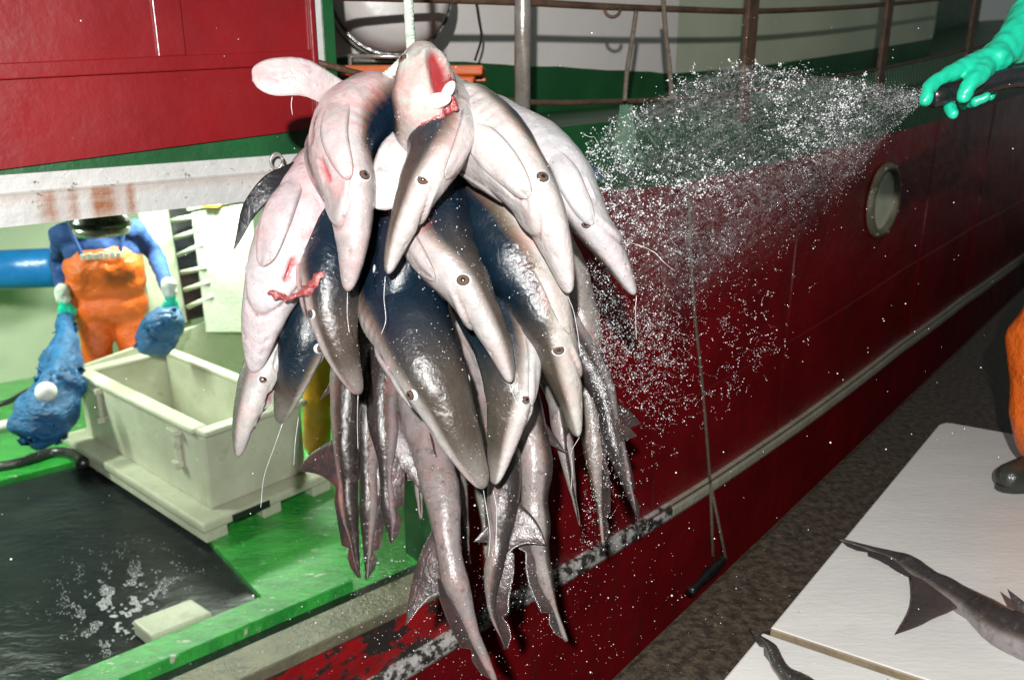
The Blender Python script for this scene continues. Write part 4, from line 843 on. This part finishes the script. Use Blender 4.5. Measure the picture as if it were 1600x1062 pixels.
# ================================================================== PEOPLE
def worker(label, foot, face, hands, elbows, legs_m, top_m, boot_m, kind, lean=Vector((0, 0, 0)), feet=None, knees=None, hipoff=Vector((0, 0, 0)), headoff=None, W=1.0, LW=1.0, BS=1.0):
    f = Vector(face).normalized(); rt_ = Vector((f.y, -f.x, 0))   # person's own right
    def L_(r_, u_, f_=0): return foot + rt_ * r_ + f * f_ + Vector((0, 0, u_))
    root = thing('person', label, 'person', foot)
    hip = [L_(.10 * s, .93) + hipoff for s in (1, -1)]; ft = feet or [L_(.14 * s, .08) for s in (1, -1)]; kn = knees or [(h.lerp(t, .5) + f * .05) for h, t in zip(hip, ft)]
    wa = L_(0, 1.08) + hipoff; ch = L_(0, 1.30) + lean + hipoff; nk = L_(0, 1.50) + lean * 1.3 + hipoff; hd = nk + Vector((0, 0, .15)) + f * .03 + (headoff or Vector((0, 0, 0)))
    sh = [ch + rt_ * .19 * W * s + Vector((0, 0, .12)) for s in (1, -1)]
    def cross(c, hw, hd_, rr): return ([c - rt_ * hw * W * W, c, c + rt_ * hw * W * W], [rr * .92, rr, rr * .92])
    core = lambda g: [cross(hip[0].lerp(hip[1], .5), .07, 0, .125 + g), cross(wa, .06, 0, .115 + g), cross(ch, .09, 0, .118 + g), ([sh[0], sh[0].lerp(sh[1], .5) + Vector((0, 0, .03)), sh[1]], [.072 + g, .085 + g, .072 + g]), ([wa, wa.lerp(ch, .5), ch], [.14 + g] * 3)]
    legs = lambda g: [([hip[i], kn[i], ft[i]], [.095 + g, .068 + g, .048 + g]) for i in (0, 1)]
    arms = lambda g: [([sh[i], elbows[i], hands[i]], [.055 + g, .045 + g, .034 + g]) for i in (0, 1)]
    headp = [([nk - Vector((0, 0, .06)), nk + Vector((0, 0, .06))], [.06, .058]), ([hd + Vector((0, 0, .035)), hd - Vector((0, 0, .03))], [.092, .085]), ([hd - Vector((0, 0, .06)) + f * .03, hd - Vector((0, 0, .09)) + f * .05], [.062, .04]),
             ([hd + f * .085, hd + f * .112 - Vector((0, 0, .025))], [.012, .016])] + [([hd + rt_ * s * .092, hd + rt_ * s * .096 - Vector((0, 0, .02))], [.018, .014]) for s in (1, -1)]
    fuse('body', core(0) + legs(0) + arms(0) + headp, M['skin'], root, .013, 5)
    for s in (1, -1):
        q = MB(); q.sphere(hd + f * .086 + rt_ * s * .034 + Vector((0, 0, .02)), .013, 10, 6); q.build('eye', M['pupil'], root, smooth=True)
    fuse('hair', [([hd + Vector((0, 0, .05)) - f * .02, hd - f * .03 - Vector((0, 0, .02))], [.095, .088])], M['hair'], root, .012, 3, lump=.008, lscale=30)
    fuse('jersey', core(.014)[1:] + [([sh[i], elbows[i], hands[i].lerp(elbows[i], .12)], [.070, .060, .046]) for i in (0, 1)], top_m, root, .014, 4, lump=.010, lscale=16)
    bib = [([hip[i] + Vector((0, 0, .02)), kn[i], ft[i] + Vector((0, 0, .10))], [.116 * LW, .092 * LW, .088 * LW]) for i in (0, 1)] + [cross(hip[0].lerp(hip[1], .5), .08, 0, .16), cross(wa, .08, 0, .168), cross(wa.lerp(ch, .5) + f * .02, .075, 0, .168), cross(wa.lerp(ch, .8) + f * .045, .07, 0, .125)]
    fuse('oilskin_trousers', bib, legs_m, root, .014, 5, lump=.012, lscale=9)
    q = MB()
    for s in (1, -1):
        a = wa.lerp(ch, .95) + f * .13 + rt_ * .11 * s; q.tube(crv([a, sh[0 if s > 0 else 1] + f * .09 - rt_ * s * .06 + Vector((0, 0, .05)), sh[0 if s > 0 else 1] + Vector((0, 0, .1)) - rt_ * s * .07, wa - f * .15 + rt_ * .03 * s], 6), .014, 8)
    q.build('brace', top_m, root, smooth=True)
    for i in (0, 1):
        t = ft[i]; t0 = Vector((t.x, t.y, foot.z)); bt = [([t + Vector((0, 0, .20)), t + Vector((0, 0, .0))], [.062 * BS, .058 * BS]), ([t0 + Vector((0, 0, .055)) - f * .03, t0 + f * .07 + Vector((0, 0, .052)), t0 + f * .17 + Vector((0, 0, .045))], [.056 * BS, .052 * BS, .046 * BS])]
        fuse('boot', bt, boot_m, root, .010, 4)
        q = MB(); n = 20; q.grid([[t0 + f * (.07 + .155 * math.cos(2 * math.pi * k / n)) + rt_ * (.062 * math.sin(2 * math.pi * k / n)) + Vector((0, 0, z)) for k in range(n)] for z in (.0, .024)], True, True); q.build('boot_sole', boot_m, root)
    return root, f, rt_, ch, wa
def glove(root, wrist, dr, side, m=M['glove'], cuff=True):
    """relaxed hand gripping downward: palm, four fingers, thumb"""
    dr = dr.normalized(); side = (side - dr * side.dot(dr)).normalized(); fw = dr.cross(side)
    pl = wrist + dr * .09; parts = [([wrist - dr * .03, wrist + dr * .02], [.043, .034]), ([wrist + dr * .05 - side * .022, wrist + dr * .10 - side * .03], [.026, .02]), ([wrist + dr * .05 + side * .02, wrist + dr * .10 + side * .03], [.026, .02]), ([wrist + dr * .04, pl], [.03, .022])]
    for k, (o_, l_) in enumerate(((-.034, .07), (-.012, .082), (.011, .078), (.033, .062))):
        b_ = wrist + dr * .105 + side * o_; parts.append(([b_, b_ + dr * l_ * .4 + fw * .012, b_ + dr * l_ * .65 + fw * .038, b_ + dr * l_ * .5 + fw * .055], [.0135, .0125, .012, .0105]))
    b_ = wrist + dr * .04 - side * .03; parts.append(([b_, b_ - side * .028 + dr * .03 + fw * .012, b_ - side * .025 + dr * .065 + fw * .03], [.017, .015, .012]))
    fuse('glove', parts, m, root, .006, 3)
    if cuff: fuse('glove_cuff', [([wrist - dr * .075, wrist - dr * .02], [.050, .046])], M['cuff'], root, .009, 3, lump=.008, lscale=30)
    return pl + dr * .03
# deck worker in orange
fp = Vector((-2.79, 5.36, -.87)); face = Vector((.42, -.9, 0))
lhp, rhp = PD(100, 470, 5.3), PD(266, 462, 5.3)
kn_ = None
h0 = [lhp, rhp]; e0_ = [PD(92, 412, 5.6), PD(243, 398, 5.6)]
wk = worker('worker in orange bib trousers and blue jersey holding a blue sack in each gloved hand', fp, face, h0, e0_, M['orange'], M['bluecloth'], M['yellowpaint'], 0, W=1.15)
wr, wf, wrt, wch, wwa = wk
g1 = glove(wr, lhp, Vector((.02, -.02, -1)), wrt); g2 = glove(wr, rhp, Vector((.02, -.02, -1)), -wrt)
q = MB(); pc_ = wwa.lerp(wch, .98) + wf * .175
for i in range(7): q.box(-.016, .016, -.004, .004, -.02, .02 + (i % 2) * .006, Matrix.Translation(pc_ + wrt * (.035 * (i - 3)) - wf * .0012 * (i - 3) ** 2) @ wf.to_track_quat('-Y', 'Z').to_matrix().to_4x4())
q.build('bib_print', M['cuff'], wr, bevel=.004)
def sack(label, pts, rr, lump=.05):
    o = fuse('mesh_sack', [(pts, rr)], M['netbag'], None, .012, 2, lump=lump, lscale=8, origin=pts[-1])
    for v in o.data.vertices: v.co += v.normal * (.028 * abs(noise.noise(v.co * 14)) - .012 + .008 * noise.noise(v.co * 40)); return tag(o, label, 'sack', 'blue sacks held by the deck worker')
sack('large bulging blue mesh sack dragging on the deck beside the orange bib trousers', [g1, PD(100, 548, 5.15), PD(92, 605, 5.0), PD(66, 655, 4.9)], [.045, .10, .15, .18])
q = MB()
for x, y, r in ((20, 590, .1), (60, 655, .15), (110, 650, .12), (45, 620, .12)): pass
sack('smaller crumpled blue sack in the worker\'s other hand beside the crate', [g2 + Vector((0, 0, -.01)), PD(258, 505, 5.1), PD(240, 530, 5.15)], [.05, .11, .12])
q = MB(); c_ = PD(72, 612, 4.72); q.sphere(c_, .06, 18, 12); tag(q.build('float', M['whiteblob'], None, smooth=True, origin=c_), 'small round white float against the big blue sack', 'float')
q = MB(); q.tube(crv([PD(-60, 668, 4.85), PD(30, 645, 4.8), PD(62, 640, 4.78), PD(78, 628, 4.76)], 5), [.035] * 15 + [.02], 10) if False else q.tube(crv([PZ(-40, 672, -.82), PZ(20, 660, -.80), PZ(48, 650, -.78)], 6), .035, 10)
tag(q.build('pale_fish', M['cart'], None, smooth=True, origin=PZ(20, 660, -.8)), 'pale slim fish lying on the deck at the left edge by the blue sack', 'fish')
q = MB(); q.tube(crv([PZ(-40, 735, -.84), PZ(30, 722, -.84), PZ(85, 706, -.84), PZ(120, 712, -.84), PZ(132, 726, -.84)], 6), [.03] * 8 + [.035] * 9 + [.045] * 7 + [.02], 10)
tag(q.build('deck_hose', M['black'], None, smooth=True, origin=PZ(85, 706, -.87)), 'black hose lying on the green deck under the blue sack', 'hose')
q = MB(); q.tube(crv([PZ(-40, 640, -.84), PZ(10, 628, -.84), PZ(40, 612, -.84), PZ(75, 600, -.84)], 6), .022, 8)
tag(q.build('deck_line', M['black'], None, smooth=True, origin=PZ(10, 628, -.87)), 'thin black line crossing the green deck at the left edge behind the sack', 'rope')
# worker in yellow, mostly behind the bundle
fy = PZ(502, 730, -.87); fy.z = -.87
hy = [fy + Vector((-.28, -.1, .85)), fy + Vector((.22, -.15, .85))]
wy = worker('worker in yellow oilskin trousers mostly hidden behind the shark bundle beside the crate', fy + Vector((.12, .12, 0)), Vector((.3, -.95, 0)), [h for h in hy], [fy + Vector((-.22, .05, 1.1)), fy + Vector((.34, .05, 1.1))], M['yellow'], M['bluecloth'], M['boot'], 1,
  feet=[fy + Vector((-.02, .0, .08)), fy + Vector((.25, .2, .08))])
for h, s in ((hy[0], wy[2]), (hy[1], -wy[2])): glove(wy[0], h, Vector((0, 0, -1)), s)
# worker hosing the catch
ff = PZ(1612, 748, .03); ff.z = .03
hw, hpw = PD(1588, 58, 2.31), PD(1545, 98, 2.29)
fc = Vector((-.93, -.36, 0))
other = PD(1760, 300, 2.25)
wh_ = worker('worker at the right edge hosing the sharks, one black boot on the white board', ff + Vector((.12, -.02, 0)), fc, [other, PD(1650, 8, 2.36)], [PD(1860, 190, 2.35), PD(1735, -50, 2.45)], M['orange'], M['bluecloth'], M['boot'], 2,
   lean=Vector((.02, -.03, 0)), feet=[ff + Vector((.02, -.02, .08)), ff + Vector((.30, .16, .08))], LW=1.34, BS=1.22, knees=[PD(1628, 535, 2.98), ff + Vector((.34, .15, .5))], hipoff=Vector((.12, -.02, 0)))
hr = wh_[0]
fuse('forearm', [([PD(1590, 62, 2.31), PD(1640, 12, 2.35), PD(1735, -50, 2.45)], [.036, .040, .05])], M['skin'], hr, .008, 3)
HND = [([PD(1556, 92, 2.28), PD(1530, 100, 2.28)], [.044, .036]), ([PD(1545, 98, 2.29), PD(1572, 72, 2.30), PD(1600, 48, 2.32), PD(1622, 26, 2.34)], [.042, .042, .062, .082]),
  ([PD(1520, 100, 2.28), PD(1550, 104, 2.29)], [.026, .034]), ([PD(1560, 84, 2.29), PD(1590, 78, 2.31)], [.034, .040]),
  ([PD(1525, 97, 2.27), PD(1495, 110, 2.25), PD(1466, 124, 2.24), PD(1450, 140, 2.235), PD(1446, 158, 2.235)], [.028, .0245, .0215, .0195, .018]),
  ([PD(1538, 106, 2.25), PD(1522, 124, 2.225), PD(1510, 142, 2.22), PD(1506, 152, 2.225)], [.030, .026, .022, .016]),
  ([PD(1545, 104, 2.33), PD(1512, 138, 2.37), PD(1480, 158, 2.33), PD(1485, 170, 2.28), PD(1490, 180, 2.27)], [.022, .018, .016, .017, .014]),
  ([PD(1560, 98, 2.35), PD(1535, 140, 2.38), PD(1506, 164, 2.34), PD(1524, 160, 2.28), PD(1543, 150, 2.26)], [.022, .018, .014, .0155, .0125]),
  ([PD(1568, 92, 2.34), PD(1560, 130, 2.37), PD(1548, 152, 2.34)], [.02, .015, .012])]
fuse('hose_glove', HND, M['glove'], hr, .0055, 3, lump=.006, lscale=38)
glove(hr, other, Vector((-.6, -.2, -.6)), wh_[2])
# hose
q = MB(); hp_ = crv([PD(1462, 150, 2.29), PD(1500, 142, 2.29), PD(1600, 120, 2.27), PD(1700, 150, 2.22), PD(1770, 310, 2.22)] + [ff + Vector((.1, -.6, .35)), ff + Vector((.35, -.75, .02)), ff + Vector((1.3, -.9, .02))], 8)
hose = thing('water_hose', 'thick black hose held in the teal glove, spraying water over the sharks', 'hose', hp_[0])
q.tube(hp_, .0305, 20); q.build('hose_pipe', M['black'], hose, smooth=True)
q = MB(); q.tube([PD(1450, 153, 2.29), PD(1456, 151, 2.29), PD(1474, 148, 2.29), PD(1476, 147, 2.29)], [.026, .034, .034, .031], 20); q.build('nozzle', M['black'], hose, smooth=True)

# ================================================================== WATER
ICO = bmesh.new(); bmesh.ops.create_icosphere(ICO, subdivisions=1, radius=1); IV = np.array([v.co[:] for v in ICO.verts]); IF = np.array([[v.index for v in f.verts] for f in ICO.faces])
def drops(name, label, pts, rr, stretch=None, m=M['drop']):
    n = len(pts); P = np.array(pts); V = IV[None] * np.array(rr)[:, None, None]
    if stretch is not None: V = V + (V @ stretch[0])[:, :, None] * stretch[0][None, None] * stretch[1][:, None, None]
    V = (V + P[:, None]).reshape(-1, 3); Fc = (IF[None] + (np.arange(n) * len(IV))[:, None, None]).reshape(-1, 3)
    me = bpy.data.meshes.new(name); org = P.mean(0); V -= org
    me.vertices.add(len(V)); me.vertices.foreach_set('co', V.ravel()); me.loops.add(Fc.size); me.loops.foreach_set('vertex_index', Fc.ravel().astype(np.int32))
    me.polygons.add(len(Fc)); me.polygons.foreach_set('loop_start', np.arange(0, Fc.size, 3, dtype=np.int32)); me.polygons.foreach_set('loop_total', np.full(len(Fc), 3, dtype=np.int32)); me.update(calc_edges=True)
    me.polygons.foreach_set('use_smooth', [True] * len(Fc)); me.materials.append(m)
    o = link(name, me); o.location = org; return tag(o, label, 'water', kind='stuff')
NZ = PD(1442, 152, 2.27)
TOP = [(1442, 146), (1350, 128), (1250, 112), (1150, 98), (1075, 120), (1000, 165), (950, 195), (915, 225)]
BOT = [(1442, 160), (1400, 205), (1340, 290), (1270, 370), (1180, 440), (1090, 500), (1000, 560), (930, 600)]
def fan(u, v, dj=0):
    us = np.linspace(0, 1, 8); x0, y0 = np.interp(u, us, [p[0] for p in TOP]), np.interp(u, us, [p[1] for p in TOP]); x1, y1 = np.interp(u, us, [p[0] for p in BOT]), np.interp(u, us, [p[1] for p in BOT])
    d = 2.28 - .08 * u + .22 * u * math.sin(v * 4 + u * 3) * .5 + dj
    return PD(x0 + (x1 - x0) * v, y0 + (y1 - y0) * v, d)
q = MB(); rows = []; al = []
for k, dj in enumerate((0, .12)):
    rows = []
    for i in range(161):
        u = i / 160; row = []
        for j in range(141):
            v = j / 140; p = fan(u, v, dj * u); p += CT * (.05 * u * noise.noise(Vector((u * 9, v * 7, k * 5))) + .02 * noise.noise(Vector((u * 40, v * 22, k)))); row.append(p)
            ed = sstep(v, 0, .04) * (1 - sstep(v, .80, 1)) * (1 - sstep(u, .80, 1)); den = (1.0 - .5 * sstep(u, .3, 1)) * (1 - .35 * sstep(v, .35, .9)); ed *= (1 - .8 * sstep(v + .5 * noise.noise(Vector((u * 5, v * 4, 9))), .5 + .3 * (1 - u), 1.1)); stk = .45 + .9 * abs(noise.noise(Vector((u * 2.5 + k * 9, v * 34, 1)))) + .5 * noise.noise(Vector((u * 8, v * 80, k))); al.append((max(0, ed * den * stk),) * 3)
        rows.append(row)
    q.grid(rows)
wsh = q.build('water_sheet', M['film'], None, smooth=True, origin=NZ); tag(wsh, 'thin fan shaped sheet of water between the hose and the bundle', 'water', kind='stuff'); setcol(wsh.data, 'body', np.array(al))
pts = []; rr = []
def clumpy(p, k=7): return noise.noise(Vector(p) * k) + .6 * noise.noise(Vector(p) * k * 3)
tries = 0
while len(pts) < 9000 and tries < 90000:
    tries += 1
    u = rng.beta(1.2, 1.05); v = rng.beta(1.0, 1.45); p = fan(u, v) + CT * rng.normal(0, .02 + .05 * u)
    if clumpy(p, 8) + .5 * clumpy(p, 3) + rng.normal(0, .10) < .10 + .45 * sstep(v, .45, 1): continue
    big = (1 - .55 * sstep(v, .4, .8)) * rng.uniform(.6, 1.3); dr = Vector((rng.normal(0, 1), rng.normal(0, .5), rng.normal(0, 1))).normalized()
    for k in range(int(rng.integers(2, 11))):
        pts.append(tuple(p + Vector(rng.normal(0, .0016, 3)))); rr.append(min(.0030, .0006 + rng.exponential(.0007)) * big)
        dr = (dr + Vector(rng.normal(0, 1.1, 3))).normalized(); p = p + dr * rng.uniform(.002, .009)
for i in range(16000):
    u = rng.beta(1.0, 1.3); v = rng.beta(1.1, 1.25); p = fan(u, v) + CT * rng.normal(0, .02 + .06 * u)
    if noise.noise(Vector((u * 3, v * 26, 4))) + rng.normal(0, .3) < .0: continue
    pts.append(tuple(p)); rr.append(min(.0013, .0003 + rng.exponential(.00030)))
drops('water_spray', 'bright bursting droplets of the hose spray between the teal glove and the bundle', pts, rr)
pts = []; rr = []; tries = 0
while len(pts) < 7000 and tries < 120000:      # falling mist over the red hull and beside the bundle
    tries += 1
    x = 925 + abs(rng.normal(0, 125)); y = rng.normal(510, 115)
    if x > 1330 or y < 300 or y > 860 or y - 300 > 520 - (x - 930) * .85: continue
    p = PD(x, y, rng.normal(2.3, .18))
    if clumpy(p, 5) + rng.normal(0, .2) < .18: continue
    dr = Vector((rng.normal(0, .7), 0, rng.normal(0, 1))).normalized()
    for k in range(int(rng.integers(1, 9))):
        pts.append(tuple(p)); rr.append(min(.0019, .0004 + rng.exponential(.00042))); dr = (dr + Vector(rng.normal(0, .5, 3))).normalized(); p = p + dr * rng.uniform(.002, .009)
for i in range(1000):   # close fringe of splashes on the right side of the bundle
    y = rng.uniform(430, 860); x = np.interp(y, [430, 560, 700, 860], [925, 925, 915, 905]) + rng.gamma(1.4, 26); pts.append(tuple(PD(x, y, rng.normal(2.15, .1)))); rr.append(min(.0022, .0005 + rng.exponential(.00045)))
drops('falling_mist', 'fine falling droplets in front of the red hull right of the bundle', pts, rr)
pts = []; rr = []
for i in range(620):    # loose drops everywhere in the air
    x, y = rng.uniform(0, 1600), rng.uniform(20, 1062)
    if rng.random() < .55: x = rng.normal(760, 170); y = rng.normal(860, 130)
    pts.append(tuple(PD(x, y, rng.uniform(1.6, 2.9)))); rr.append(min(.0028, .0007 + rng.exponential(.0005)))
for i in range(800): pts.append(tuple(PD(rng.normal(760, 150), rng.normal(940, 75), rng.uniform(2.0, 2.6)))); rr.append(min(.0022, .0005 + rng.exponential(.0004)))
drops('loose_drops', 'scattered single water drops flying through the air', pts, rr)
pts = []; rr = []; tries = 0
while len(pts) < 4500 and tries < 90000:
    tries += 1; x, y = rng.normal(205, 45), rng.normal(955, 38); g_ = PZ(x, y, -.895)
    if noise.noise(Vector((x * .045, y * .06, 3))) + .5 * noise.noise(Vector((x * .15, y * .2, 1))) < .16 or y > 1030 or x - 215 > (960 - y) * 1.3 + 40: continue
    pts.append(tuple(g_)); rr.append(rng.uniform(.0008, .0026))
drops('glare_drops', 'white drops imitating water glare on the dark wet hatch', pts, rr)  # drops clustered to imitate the reflected glare on the wet hatch
# strings of water: splash crowns and drips from the snouts
q = MB()
def string(px, d, r, jit=2.0, n=6):
    P = crv([PD(x + rng.normal(0, jit), y + rng.normal(0, jit * .5), d) for x, y in px], n); q.tube(P, [r * (.55 + .8 * abs(noise.noise(p * 60))) for p in P], 7)
for px, d in (([(543, 458), (544, 490), (546, 520)], 1.84), ([(604, 432), (600, 465), (599, 500), (598, 522)], 1.79), ([(903, 684), (894, 705), (892, 730), (893, 765)], 1.98), ([(758, 766), (762, 800), (765, 835), (764, 870)], 1.89), ([(770, 766), (774, 800), (776, 860)], 1.9), ([(888, 462), (896, 485), (903, 520), (906, 555)], 1.85), ([(456, 152), (457, 165), (458, 180)], 1.88),
              ([(440, 662), (425, 700), (415, 745), (408, 790)], 2.05), ([(470, 650), (462, 690), (460, 725)], 2.05), ([(798, 600), (806, 628), (820, 655)], 1.88), ([(992, 463), (991, 490), (994, 530)], 1.96), ([(560, 618), (562, 660), (560, 700)], 1.97)): string(px, d, .0008)
for i in range(5):
    u = rng.uniform(.75, .98); v = rng.uniform(0, .7); a = fan(u, v); P = [a]; dr = Vector((rng.normal(-.3, .5), rng.normal(0, .4), rng.normal(-.2, .6))) * .014
    for k in range(5): dr = dr + Vector((rng.normal(0, .009), rng.normal(0, .008), rng.normal(-.002, .009))); P.append(P[-1] + dr)
    C = crv(P, 4); q.tube(C, [.0014 * (.3 + abs(noise.noise(p * 80))) for p in C], 6)
tag(q.build('water_strings', M['drop'], None, smooth=True, origin=NZ), 'thin strings of water dripping from the snouts and curling in the spray', 'water', kind='stuff')
# beads of water clinging to the wet skins
dg = bpy.context.evaluated_depsgraph_get(); pts = []; rr = []; tries = 0
while len(pts) < 1000 and tries < 9000:
    tries += 1; x, y = rng.normal(680, 150), rng.uniform(170, 1000); r_ = ray(x, y).normalized()
    ok, loc, nrm, idx, ob, mt_ = SC.ray_cast(dg, cam.location, r_, distance=2.9)
    if ok and ob and ob.name.startswith('body') and ob.parent and ob.parent.name.startswith('shark') and clumpy(loc, 9) > .05: pts.append(tuple(loc + nrm * .0006)); rr.append(min(.0018, .0005 + rng.exponential(.0003)))
if pts: drops('clinging_beads', 'tiny beads of water clinging to the wet shark skins', pts, rr)
